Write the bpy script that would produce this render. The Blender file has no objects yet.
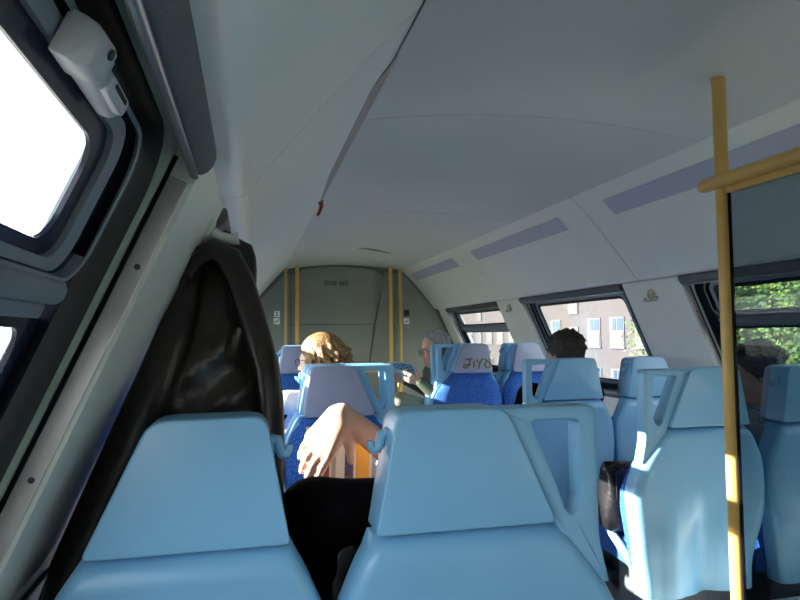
import bpy, bmesh, math, random
import numpy as np
from mathutils import Vector, Matrix

random.seed(7)
SC = bpy.context.scene
COL = SC.collection
PI = math.pi

# ------------------------------------------------------------------ camera, sky, sun, exposure
def set_camera():
    psi, th, rho = 0.2305, 0.0536, 0.011
    F = Vector((math.sin(psi) * math.cos(th), math.cos(psi) * math.cos(th), math.sin(th)))
    R0 = Vector((math.cos(psi), -math.sin(psi), 0))
    U0 = R0.cross(F)
    R = (R0 - rho * U0).normalized()
    U = R.cross(F)
    cd = bpy.data.cameras.new('camera')
    co = bpy.data.objects.new('camera', cd)
    COL.objects.link(co)
    m = Matrix(((R.x, U.x, -F.x, 0), (R.y, U.y, -F.y, 0), (R.z, U.z, -F.z, 1.25), (0, 0, 0, 1)))
    co.matrix_world = m
    cd.sensor_fit = 'HORIZONTAL'
    cd.sensor_width = 36.0
    cd.lens = 36.0 * 640.0 / 800.0
    cd.clip_start = 0.02
    cd.clip_end = 400
    SC.camera = co
set_camera()

W = bpy.data.worlds.new('World')
SC.world = W
W.use_nodes = True
nt = W.node_tree
bg = nt.nodes['Background']
tc = nt.nodes.new('ShaderNodeTexCoord')
sx = nt.nodes.new('ShaderNodeSeparateXYZ')
rp = nt.nodes.new('ShaderNodeValToRGB')
nt.links.new(tc.outputs['Generated'], sx.inputs[0])
nt.links.new(sx.outputs['Z'], rp.inputs[0])
nt.links.new(rp.outputs[0], bg.inputs[0])
rp.color_ramp.elements[0].color = (0.93, 0.97, 0.98, 1)
rp.color_ramp.elements[1].color = (0.62, 0.80, 0.98, 1)
bg.inputs[1].default_value = 6.0

sun = bpy.data.lights.new('sun', 'SUN')
sun.energy = 46.0
sun.angle = 0.009
sun.color = (1.0, 0.93, 0.82)
so = bpy.data.objects.new('sun', sun)
COL.objects.link(so)
so.rotation_euler = Vector((1.0, -0.22, -0.375)).to_track_quat('-Z', 'Y').to_euler()

SC.view_settings.view_transform = 'Standard'
SC.view_settings.look = 'None'
SC.view_settings.gamma = 1.0
SC.view_settings.use_curve_mapping = False
SC.view_settings.exposure = -0.15

# ------------------------------------------------------------------ materials
MATS = {}
def mat(name, col, rough=0.5, metal=0.0, noise=0.0, nscale=20.0, bump=0.0, bscale=60.0, spec=0.5, coat=0.0):
    m = bpy.data.materials.new(name)
    m.use_nodes = True
    n = m.node_tree.nodes
    l = m.node_tree.links
    b = n['Principled BSDF']
    b.inputs['Base Color'].default_value = (*col, 1)
    b.inputs['Roughness'].default_value = rough
    b.inputs['Metallic'].default_value = metal
    b.inputs['Specular IOR Level'].default_value = spec
    b.inputs['Coat Weight'].default_value = coat
    t = n.new('ShaderNodeTexCoord')
    if noise > 0:
        nz = n.new('ShaderNodeTexNoise')
        nz.inputs['Scale'].default_value = nscale
        nz.inputs['Detail'].default_value = 4
        l.new(t.outputs['Object'], nz.inputs['Vector'])
        r = n.new('ShaderNodeValToRGB')
        r.color_ramp.elements[0].position = 0.3
        r.color_ramp.elements[1].position = 0.7
        r.color_ramp.elements[0].color = (*[max(0, c * (1 - noise)) for c in col], 1)
        r.color_ramp.elements[1].color = (*[min(1, c * (1 + noise)) for c in col], 1)
        l.new(nz.outputs['Fac'], r.inputs[0])
        l.new(r.outputs[0], b.inputs['Base Color'])
    if bump > 0:
        nb = n.new('ShaderNodeTexNoise')
        nb.inputs['Scale'].default_value = bscale
        nb.inputs['Detail'].default_value = 3
        l.new(t.outputs['Object'], nb.inputs['Vector'])
        bn = n.new('ShaderNodeBump')
        bn.inputs['Strength'].default_value = bump
        bn.inputs['Distance'].default_value = 0.01
        l.new(nb.outputs['Fac'], bn.inputs['Height'])
        l.new(bn.outputs[0], b.inputs['Normal'])
    MATS[name] = m
    return m

def speckle(name, c1, c2, scale=160.0, rough=0.9):
    m = mat(name, c1, rough)
    n = m.node_tree.nodes
    l = m.node_tree.links
    t = n.new('ShaderNodeTexCoord')
    v = n.new('ShaderNodeTexVoronoi')
    v.inputs['Scale'].default_value = scale
    l.new(t.outputs['Object'], v.inputs['Vector'])
    r = n.new('ShaderNodeValToRGB')
    r.color_ramp.elements[0].position = 0.18
    r.color_ramp.elements[1].position = 0.42
    r.color_ramp.elements[0].color = (*c2, 1)
    r.color_ramp.elements[1].color = (*c1, 1)
    l.new(v.outputs['Distance'], r.inputs[0])
    l.new(r.outputs[0], n['Principled BSDF'].inputs['Base Color'])
    return m

def glass(name, tint, refl=1.0):
    m = bpy.data.materials.new(name)
    m.use_nodes = True
    n = m.node_tree.nodes
    l = m.node_tree.links
    n.clear()
    o = n.new('ShaderNodeOutputMaterial')
    tr = n.new('ShaderNodeBsdfTransparent')
    tr.inputs[0].default_value = (*tint, 1)
    gl = n.new('ShaderNodeBsdfGlossy')
    gl.inputs['Roughness'].default_value = 0.02
    gl.inputs[0].default_value = (refl, refl, refl, 1)
    lw = n.new('ShaderNodeLayerWeight')          # Schlick reflectance, the same from both faces of the sheet
    lw.inputs['Blend'].default_value = 0.5
    pw = n.new('ShaderNodeMath'); pw.operation = 'POWER'; pw.inputs[1].default_value = 5.0
    ma = n.new('ShaderNodeMath'); ma.operation = 'MULTIPLY_ADD'; ma.inputs[1].default_value = 0.96; ma.inputs[2].default_value = 0.04
    l.new(lw.outputs['Facing'], pw.inputs[0]); l.new(pw.outputs[0], ma.inputs[0])
    mx = n.new('ShaderNodeMixShader')
    l.new(ma.outputs[0], mx.inputs[0])
    l.new(tr.outputs[0], mx.inputs[1])
    l.new(gl.outputs[0], mx.inputs[2])
    l.new(mx.outputs[0], o.inputs[0])
    MATS[name] = m
    return m

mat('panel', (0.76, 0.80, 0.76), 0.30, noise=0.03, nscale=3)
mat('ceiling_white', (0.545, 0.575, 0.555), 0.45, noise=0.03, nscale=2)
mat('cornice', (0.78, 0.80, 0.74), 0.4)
mat('lens', (0.47, 0.49, 0.60), 0.3)
mat('pillar', (0.76, 0.79, 0.75), 0.4, noise=0.03, nscale=6)
mat('pale_strip', (0.50, 0.60, 0.54), 0.45, noise=0.08, nscale=10)
mat('aluminium', (0.62, 0.60, 0.60), 0.38, 0.75, noise=0.12, nscale=9)
mat('rubber', (0.005, 0.006, 0.012), 0.28, noise=0.4, nscale=6, spec=0.12)
mat('frit', (0.008, 0.012, 0.03), 0.25)
mat('sash', (0.20, 0.24, 0.28), 0.4, noise=0.08, nscale=14)
mat('latch', (0.46, 0.50, 0.54), 0.38)
mat('dark_metal', (0.07, 0.075, 0.08), 0.4, 0.6)
mat('blind_fabric', (0.12, 0.13, 0.14), 0.8, bump=0.3, bscale=300)
mat('steel_bar', (0.42, 0.50, 0.56), 0.28, 0.8)
mat('floor', (0.22, 0.23, 0.24), 0.7, noise=0.2, nscale=60)
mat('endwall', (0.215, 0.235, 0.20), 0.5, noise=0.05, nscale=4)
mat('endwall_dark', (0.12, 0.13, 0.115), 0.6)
mat('strip_brown', (0.34, 0.31, 0.29), 0.6)
mat('seat_plastic', (0.215, 0.475, 0.73), 0.34, noise=0.03, nscale=5, coat=0.15)
mat('seat_grey', (0.30, 0.34, 0.41), 0.45, noise=0.04, nscale=8)
mat('handle_blue', (0.225, 0.475, 0.70), 0.36, noise=0.03, nscale=5)
mat('vinyl', (0.26, 0.285, 0.41), 0.45, noise=0.05, nscale=10)
speckle('fabric', (0.012, 0.075, 0.32), (0.06, 0.20, 0.52), 130)
mat('pedestal', (0.10, 0.12, 0.14), 0.6)
mat('graffiti', (0.16, 0.13, 0.02), 0.6)
mat('pole_yellow', (0.62, 0.385, 0.105), 0.35, noise=0.05, nscale=8)
mat('pole_pale', (0.55, 0.40, 0.19), 0.4)
glass('pane', (0.97, 0.98, 0.98))
glass('partition_glass', (0.57, 0.62, 0.64), 0.3)
mat('leather', (0.017, 0.012, 0.009), 0.32, noise=0.35, nscale=18, bump=0.15, bscale=40)
mat('leather_edge', (0.04, 0.028, 0.02), 0.45, noise=0.3, nscale=25, bump=0.2, bscale=60)
mat('bag_black', (0.009, 0.009, 0.011), 0.32, noise=0.3, nscale=20, bump=0.3, bscale=35)
mat('chrome', (0.75, 0.75, 0.77), 0.15, 1.0)
mat('skin_fair', (0.72, 0.49, 0.38), 0.5, noise=0.06, nscale=30)
mat('skin_ruddy', (0.56, 0.33, 0.25), 0.5, noise=0.08, nscale=30)
mat('skin_tan', (0.34, 0.19, 0.125), 0.5, noise=0.08, nscale=30)
mat('eye_white', (0.8, 0.8, 0.78), 0.2)
mat('iris', (0.03, 0.025, 0.02), 0.2)
mat('lips', (0.42, 0.17, 0.14), 0.5)
mat('hair_blond', (0.27, 0.145, 0.055), 0.5, noise=0.5, nscale=50, bump=0.5, bscale=120)
mat('hair_grey', (0.27, 0.27, 0.29), 0.6, noise=0.35, nscale=40, bump=0.4, bscale=120)
mat('hair_brown', (0.020, 0.012, 0.007), 0.55, noise=0.4, nscale=50, bump=0.5, bscale=120)
mat('hair_black', (0.010, 0.008, 0.008), 0.5, noise=0.3, nscale=50, bump=0.5, bscale=120)
mat('cloth_black', (0.005, 0.005, 0.006), 0.95, noise=0.3, nscale=30, bump=0.3, bscale=120, spec=0.1)
mat('cloth_white', (0.62, 0.62, 0.62), 0.85, noise=0.05, nscale=20, bump=0.2, bscale=60)
mat('cloth_olive', (0.065, 0.075, 0.05), 0.85, noise=0.2, nscale=25, bump=0.3, bscale=60)
mat('cloth_khaki', (0.17, 0.18, 0.12), 0.85, noise=0.15, nscale=25, bump=0.3, bscale=60)
speckle('cloth_mesh', (0.05, 0.055, 0.065), (0.20, 0.21, 0.22), 95)
mat('cloth_denim', (0.05, 0.07, 0.13), 0.9, noise=0.2, nscale=60)
mat('cuff_blue', (0.40, 0.52, 0.68), 0.8)
mat('shoe', (0.02, 0.018, 0.016), 0.5)
mat('paper', (0.55, 0.52, 0.48), 0.85)
mat('print_grey', (0.30, 0.28, 0.27), 0.85)
mat('print_orange', (0.70, 0.33, 0.04), 0.8)
mat('print_plum', (0.17, 0.055, 0.09), 0.8)
mat('print_navy', (0.05, 0.06, 0.11), 0.8)
mat('print_blue', (0.07, 0.30, 0.58), 0.4)
mat('print_sky', (0.30, 0.58, 0.75), 0.4)
mat('print_white', (0.72, 0.72, 0.72), 0.5)
mat('sign_white', (0.86, 0.88, 0.86), 0.5)
mat('sign_black', (0.012, 0.012, 0.012), 0.5)
mat('sign_red', (0.09, 0.010, 0.014), 0.5)
mat('sign_green', (0.010, 0.035, 0.020), 0.5)
mat('red_plastic', (0.32, 0.02, 0.02), 0.4)
mat('hook_white', (0.66, 0.70, 0.68), 0.35)
mat('hook_beige', (0.42, 0.42, 0.34), 0.4)
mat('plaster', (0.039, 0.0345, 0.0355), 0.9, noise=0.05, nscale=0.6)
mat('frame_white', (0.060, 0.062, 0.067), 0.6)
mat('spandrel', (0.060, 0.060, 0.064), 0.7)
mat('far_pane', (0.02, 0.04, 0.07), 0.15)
mat('curtain', (0.05, 0.054, 0.06), 0.8)
mat('roof_tile', (0.16, 0.08, 0.06), 0.8)
mat('bark', (0.07, 0.05, 0.035), 0.9, noise=0.3, nscale=8)
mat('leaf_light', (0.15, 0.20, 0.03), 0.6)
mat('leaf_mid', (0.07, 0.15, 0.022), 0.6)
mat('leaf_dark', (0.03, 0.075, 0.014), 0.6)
mat('ground', (0.14, 0.13, 0.115), 0.95, noise=0.3, nscale=0.6)
mat('outer_skin', (0.35, 0.05, 0.05), 0.5)

# ------------------------------------------------------------------ helpers
def put(o, parent=None):
    COL.objects.link(o)
    if parent is not None:
        o.parent = parent
    return o

def tag(o, label=None, cat=None, group=None, kind=None):
    if label: o['label'] = label
    if cat: o['category'] = cat
    if group: o['group'] = group
    if kind: o['kind'] = kind
    return o

def empty(name, loc=(0, 0, 0), rz=0.0, label=None, cat=None, group=None, kind=None):
    o = bpy.data.objects.new(name, None)
    o.empty_display_size = 0.1
    o.location = loc
    o.rotation_euler = (0, 0, rz)
    put(o)
    return tag(o, label, cat, group, kind)

def copy_tree(o, parent=None):
    c = o.copy()
    COL.objects.link(c)
    c.parent = parent
    for ch in o.children:
        copy_tree(ch, c)
    return c

class MB:
    """collects shapes into one mesh"""
    def __init__(s):
        s.v = []; s.f = []; s.mi = []
    def add(s, vs, fs, mi=0):
        b = len(s.v)
        s.v += [tuple(map(float, v)) for v in vs]
        s.f += [tuple(b + i for i in f) for f in fs]
        s.mi += [mi] * len(fs)
        return s
    def hexa(s, p, mi=0):      # p: 8 points, bottom loop then top loop
        return s.add(p, [(3, 2, 1, 0), (4, 5, 6, 7), (0, 1, 5, 4), (1, 2, 6, 5), (2, 3, 7, 6), (3, 0, 4, 7)], mi)
    def box(s, x0, x1, y0, y1, z0, z1, mi=0):
        return s.hexa([(x0, y0, z0), (x1, y0, z0), (x1, y1, z0), (x0, y1, z0), (x0, y0, z1), (x1, y0, z1), (x1, y1, z1), (x0, y1, z1)], mi)
    def loft(s, loops, cap=True, mi=0, closed=False):
        n = len(loops[0]); vs = [p for L in loops for p in L]; fs = []
        k = len(loops)
        for i in range(k if closed else k - 1):
            a = i * n; b = ((i + 1) % k) * n
            for j in range(n):
                j2 = (j + 1) % n
                fs.append((a + j, a + j2, b + j2, b + j))
        if cap and not closed:
            fs.append(tuple(reversed(range(n)))); fs.append(tuple((k - 1) * n + j for j in range(n)))
        return s.add(vs, fs, mi)
    def tube(s, path, r, n=10, cap=True, mi=0, closed=False):
        P = [Vector(p) for p in path]; k = len(P)
        R = r if isinstance(r, (list, tuple)) else [r] * k
        loops = []; up = None
        for i in range(k):
            if closed: d = P[(i + 1) % k] - P[i - 1]
            else: d = P[min(i + 1, k - 1)] - P[max(i - 1, 0)]
            d.normalize()
            if up is None:
                up = Vector((0, 0, 1)) if abs(d.z) < 0.9 else Vector((1, 0, 0))
            a = d.cross(up)
            if a.length < 1e-5: a = d.cross(Vector((0, 1, 0)))
            a.normalize(); b = a.cross(d); up = b
            loops.append([P[i] + R[i] * (math.cos(2 * PI * j / n) * a + math.sin(2 * PI * j / n) * b) for j in range(n)])
        return s.loft(loops, cap, mi, closed)
    def prism_y(s, poly, y0, y1, mi=0):   # poly of (x,z)
        return s.loft([[(x, y0, z) for x, z in poly], [(x, y1, z) for x, z in poly]], True, mi)
    def ball(s, c, r, n=12, m=8, mi=0):
        rx, ry, rz = r if isinstance(r, (tuple, list)) else (r, r, r)
        loops = []
        for i in range(1, m):
            a = PI * i / m
            loops.append([(c[0] + rx * math.sin(a) * math.cos(2 * PI * j / n), c[1] + ry * math.sin(a) * math.sin(2 * PI * j / n), c[2] - rz * math.cos(a)) for j in range(n)])
        return s.loft(loops, True, mi)
    def build(s, name, mats, parent=None, smooth=None, bevel=0.0, seg=2, label=None):
        me = bpy.data.meshes.new(name)
        me.from_pydata(s.v, [], s.f)
        if not isinstance(mats, (list, tuple)): mats = [mats]
        for m in mats: me.materials.append(MATS[m])
        me.polygons.foreach_set('material_index', s.mi)
        bm = bmesh.new(); bm.from_mesh(me)
        bmesh.ops.recalc_face_normals(bm, faces=bm.faces)
        if bevel > 0:
            es = [e for e in bm.edges if len(e.link_faces) == 2 and e.calc_face_angle(0) > 0.6]
            bmesh.ops.bevel(bm, geom=es, offset=bevel, segments=seg, profile=0.5, affect='EDGES', clamp_overlap=True)
        bm.to_mesh(me); bm.free()
        if smooth is not None:
            me.polygons.foreach_set('use_smooth', [True] * len(me.polygons))
            if smooth < 3.1:
                me.set_sharp_from_angle(angle=smooth)
        me.update()
        o = bpy.data.objects.new(name, me)
        put(o, parent)
        if label: o['label'] = label
        return o

def round_poly(poly, r, n=4):
    out = []
    k = len(poly)
    rr = r if isinstance(r, (list, tuple)) else [r] * k
    for i in range(k):
        p0 = Vector(poly[i - 1]); p = Vector(poly[i]); p1 = Vector(poly[(i + 1) % k])
        a = (p0 - p); b = (p1 - p)
        q = min(rr[i], a.length * 0.45, b.length * 0.45)
        if q < 1e-5:
            out.append(tuple(p)); continue
        A = p + a.normalized() * q; B = p + b.normalized() * q
        for j in range(n + 1):
            t = j / n
            out.append(tuple((1 - t) ** 2 * A + 2 * t * (1 - t) * p + t * t * B))
    return out

# ------------------------------------------------------------------ car body geometry
XC = 1.017
U0, ZB, SL = 1.075, 1.525, 0.45
LL = math.hypot(1, SL)
YB, YF = -2.6, 7.0
def wp(side, t, y, n):
    return (XC + side * (U0 + t * SL / LL + n / LL), y, ZB - t / LL + n * SL / LL)
def wbox(mb, side, t0, t1, y0, y1, n0, n1, mi=0):
    q = [wp(side, t0, y0, n0), wp(side, t0, y1, n0), wp(side, t1, y1, n0), wp(side, t1, y0, n0),
         wp(side, t0, y0, n1), wp(side, t0, y1, n1), wp(side, t1, y1, n1), wp(side, t1, y0, n1)]
    return mb.hexa(q, mi)

T1 = 0.765          # bottom of the window openings, along the slope
TW = (ZB - 0.66) * LL
WIN = {-1: [(-2.515, -1.035), (-0.535, 0.975), (1.42, 3.56), (3.96, 5.36), (5.66, 6.80)],
       1: [(-2.52, -1.16), (-0.66, 0.82), (1.32, 2.80), (3.30, 4.75), (5.24, 6.72)]}

# floor
MB().box(-0.6, 2.64, YB, YF + 0.1, -0.1, 0.0).build('floor', 'floor')['kind'] = 'structure'

def wall(side, name):
    mb = MB()
    a = lambda t, n: (wp(side, t, 0, n)[0], wp(side, t, 0, n)[2])
    x0 = wp(side, TW, 0, 0)[0]
    poly = [a(T1, 0), a(TW, 0), (x0, 0.0), (x0 + side * 0.12, 0.0), a(TW, 0.12), a(T1, 0.12)]
    mb.prism_y(poly, YB, YF)
    o = mb.build(name, 'pillar')
    o['kind'] = 'structure'
    ed = [YB] + [v for w in WIN[side] for v in w] + [YF]
    for i in range(0, len(ed), 2):
        if ed[i + 1] - ed[i] < 0.02: continue
        p = MB(); wbox(p, side, 0.0, T1, ed[i], ed[i + 1], 0.0, 0.14)
        p.build('pillar_panel', 'pillar', o)
    # ledge along the foot of the windows
    s = MB(); wbox(s, side, T1 - 0.012, T1 + 0.02, YB, YF, -0.012, 0.06)
    s.build('window_ledge', 'dark_metal' if side > 0 else 'aluminium', o, bevel=0.003)
    return o
wall_left = wall(-1, 'wall_left')
wall_right = wall(1, 'wall_right')

# roof shell + panels
def arch(u): return 2.022 - 0.055 * (u / 0.655) ** 2
roof = MB()
rpoly = []
for k in range(-10, 11):
    u = k / 10 * 0.64
    rpoly.append((XC + u, arch(u) + 0.05))
inner = [(XC - 1.25, 1.598), (XC - 1.08, 1.531), (XC - 1.045, 1.578), (XC - 0.70, 2.022)] + rpoly + [(XC + 0.70, 2.022), (XC + 1.045, 1.578), (XC + 1.08, 1.531), (XC + 1.25, 1.598)]
outer = [(XC + 1.30, 1.62), (XC + 0.75, 2.25), (XC, 2.32), (XC - 0.75, 2.25), (XC - 1.30, 1.62)]
roof.prism_y(inner + outer, YB, YF + 0.1)
ceiling = roof.build('ceiling', 'endwall_dark')
ceiling['kind'] = 'structure'

def arc_strip(mb, y0, y1, u0, u1, n=20, th=0.012):
    lo0 = []
    for k in range(n + 1):
        u = u0 + (u1 - u0) * k / n
        lo0.append((XC + u, arch(u)))
    up = [(x, z + th) for x, z in reversed(lo0)]
    mb.prism_y(lo0 + up, y0, y1)
cs = [YB, 0.28, 2.08, 3.88, 5.70, YF]
for i in range(len(cs) - 1):
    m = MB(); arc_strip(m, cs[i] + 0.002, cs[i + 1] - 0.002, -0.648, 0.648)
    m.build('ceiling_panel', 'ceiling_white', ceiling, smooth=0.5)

def side_profile(side):
    # from the break (foot) up to the joint; fillet at the lip
    pts = [(1.076, 1.528), (1.046, 1.531)]
    c = (1.046, 1.531)
    for k in range(1, 7):
        a = k / 6
        p0 = (1.046, 1.531); p1 = (1.022, 1.533); p2 = (1.006, 1.563)
        pts.append(((1 - a) ** 2 * p0[0] + 2 * a * (1 - a) * p1[0] + a * a * p2[0], (1 - a) ** 2 * p0[1] + 2 * a * (1 - a) * p1[1] + a * a * p2[1]))
    # gently hollow cove up to the joint
    for k in range(1, 9):
        a = k / 8
        u = 1.006 + (0.651 - 1.006) * a
        z = 1.563 + (1.973 - 1.563) * a + 0.012 * math.sin(PI * a)
        pts.append((u, z))
    return pts
prof = side_profile(1)
def side_panel(side, y0, y1):
    m = MB()
    lo = [(XC + side * u, z) for u, z in prof]
    up = [(XC + side * (u + 0.010), z + 0.012) for u, z in reversed(prof)]
    m.prism_y(lo + up, y0 + 0.003, y1 - 0.003)
    return m.build('side_panel', 'panel', ceiling, smooth=0.6)
for side, ys in ((-1, [YB, -0.66, 1.33, 3.30, 5.28, YF]), (1, [YB, -0.9, 1.12, 3.08, 5.0, YF])):
    for i in range(len(ys) - 1): side_panel(side, ys[i], ys[i + 1])

# cornice mouldings along the joints
for side, nm, ys in ((1, 'trim_1', [YB, 1.12, 3.08, 5.0, YF]), (-1, 'trim_2', [1.60, YF])):
    par = None
    for i in range(len(ys) - 1):
        m = MB()
        if side > 0:
            poly = [(0.712, 1.905), (0.652, 1.962), (0.634, 1.985), (0.650, 1.998), (0.720, 1.925)]
        else:
            poly = [(0.672, 1.950), (0.655, 1.966), (0.640, 1.980), (0.650, 1.998), (0.680, 1.965)]
        m.prism_y([(XC + side * u, z) for u, z in poly], ys[i] + 0.003, ys[i + 1] - 0.003)
        o = m.build(nm if par is None else 'moulding', 'cornice' if side > 0 else 'panel', par, bevel=0.004)
        if par is None: par = o; o['kind'] = 'structure'
# loose brown-grey sealing strip hanging out of the left joint
m = MB()
lo = []
for y, wa in ((1.57, 0.03), (1.66, 0.45), (1.78, 0.95), (2.0, 1.0), (2.35, 0.95), (2.8, 0.6), (3.5, 0.05)):
    # hangs just under the moulding: upper edge on the ceiling side, lower edge over the cove
    ub, zb_ = 0.646, 1.966
    ua, za = ub + 0.060 * wa, zb_ - 0.046 * wa
    lo.append([(XC - ua, y, za), (XC - ub, y, zb_), (XC - ub, y, zb_ + 0.003), (XC - ua, y, za + 0.003)])
m.loft(lo)
trim3 = m.build('trim_3', 'strip_brown'); trim3['kind'] = 'structure'
# narrow dark ventilation slot near the far end
m = MB()
vl = []
for k in range(9):
    u = -0.08 + 0.36 * k / 8
    y = 5.60 + 0.28 * (k / 8) ** 1.3
    w = 0.004 + 0.035 * math.sin(PI * k / 8)
    vl.append([(XC + u, y - w, arch(u) - 0.002), (XC + u, y + w, arch(u) - 0.002), (XC + u, y + w, arch(u) + 0.004), (XC + u, y - w, arch(u) + 0.004)])
m.loft(vl)
t4 = m.build('ceiling_slot', 'endwall_dark', ceiling)

# ceiling light lenses set into the right side panels
def cove_pt(side, t, y, off):
    # t measured up the cove from (1.035,1.54) to (0.66,1.965)
    a = t / 0.5668
    u = 1.006 + (0.651 - 1.006) * a; z = 1.563 + (1.973 - 1.563) * a + 0.012 * math.sin(PI * a)
    return (XC + side * (u - off * 0.75), y, z - off * 0.66)
def light_lens(y0, y1, label):
    e = empty('ceiling_light', cove_pt(1, 0.36, (y0 + y1) / 2, 0), 0, label, 'light', 'light lenses along the right ceiling cove')
    L = Vector(e.location)
    def slab(ta, tb, ya, yb, o0, o1, name, mt, bev):
        m = MB(); ring = []
        for off in (o0, o1):
            ring.append([Vector(cove_pt(1, ta, ya, off)) - L, Vector(cove_pt(1, tb, ya, off)) - L, Vector(cove_pt(1, tb, yb, off)) - L, Vector(cove_pt(1, ta, yb, off)) - L])
        m.loft(ring); m.build(name, mt, e, bevel=bev)
    slab(0.362, 0.488, y0 - 0.012, y1 + 0.012, -0.012, 0.003, 'frame', 'panel', 0.001)
    slab(0.372, 0.479, y0, y1, 0.000, 0.006, 'lens', 'lens', 0.001)
light_lens(5.33, 6.80, 'farthest violet-grey light lens in the right cove, near the end wall')
light_lens(3.35, 4.85, 'middle violet-grey light lens in the right cove, above the middle window')
light_lens(1.38, 2.86, 'nearest violet-grey light lens in the right cove, passing behind the yellow pole')

# end wall and its panels
def hull_poly(shrink=0.0):
    x = wp(1, TW, 0, 0)[0] - XC
    r = [(-x, 0.0), (-x, 0.66), (-1.075, 1.525), (-0.66, 1.968)] + [(u, arch(u)) for u in [-0.6, -0.4, -0.2, 0, 0.2, 0.4, 0.6]] + [(0.66, 1.968), (1.075, 1.525), (x, 0.66), (x, 0.0)]
    return [(XC + u, z) for u, z in r]
BULK = [(XC + u, z) for u, z in [(-1.56, -0.05), (-1.56, 0.70), (-1.22, 1.60), (-0.74, 2.08), (0, 2.16), (0.74, 2.08), (1.22, 1.60), (1.56, 0.70), (1.56, -0.05)]]
m = MB(); m.prism_y(BULK, YF, YF + 0.1)
wf = m.build('wall_front', 'endwall_dark'); wf['kind'] = 'structure'
m = MB(); m.prism_y(BULK, YB - 0.1, YB)
wb = m.build('wall_back', 'endwall'); wb['kind'] = 'structure'
def endpanel(poly, th=0.012):
    m = MB(); m.prism_y(poly, YF - th, YF); m.build('panel', 'endwall', wf, bevel=0.002)
endpanel([(0.43, 1.37), (1.345, 1.37), (1.455, 1.90), (1.35, 1.965), (1.15, 1.998), (0.95, 2.004), (0.75, 1.995), (0.56, 1.965), (0.43, 1.90)])
endpanel([(0.43, 0.0), (1.13, 0.0), (1.34, 1.36), (0.43, 1.36)], 0.012)
endpanel([(1.145, 0.0), (2.40, 0.0), (2.43, 0.70), (2.06, 1.50), (1.68, 1.925), (1.47, 1.945), (1.36, 1.37)], 0.010)
endpanel([(-0.39, 0.0), (0.42, 0.0), (0.42, 1.92), (0.36, 1.90), (-0.02, 1.50), (-0.40, 0.70)], 0.010)

# ------------------------------------------------------------------ windows
def rrect(y0, y1, t0, t1, r, n=5):
    pts = []
    for cy, ct, a0 in ((y1 - r, t0 + r, -PI / 2), (y1 - r, t1 - r, 0), (y0 + r, t1 - r, PI / 2), (y0 + r, t0 + r, PI)):
        for k in range(n + 1):
            a = a0 + PI / 2 * k / n
            pts.append((cy + r * math.cos(a), ct + r * math.sin(a)))
    return pts
def ring(mb, side, o, i, n0, n1, mi=0):
    L = []
    for pts, n in ((o, n0), (i, n0), (i, n1), (o, n1)):
        L.append([wp(side, t, y, n) for y, t in pts])
    mb.loft(L, False, mi, closed=True)
def slabw(mb, side, pts, n0, n1, mi=0):
    mb.loft([[wp(side, t, y, n0) for y, t in pts], [wp(side, t, y, n1) for y, t in pts]], True, mi)

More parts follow.
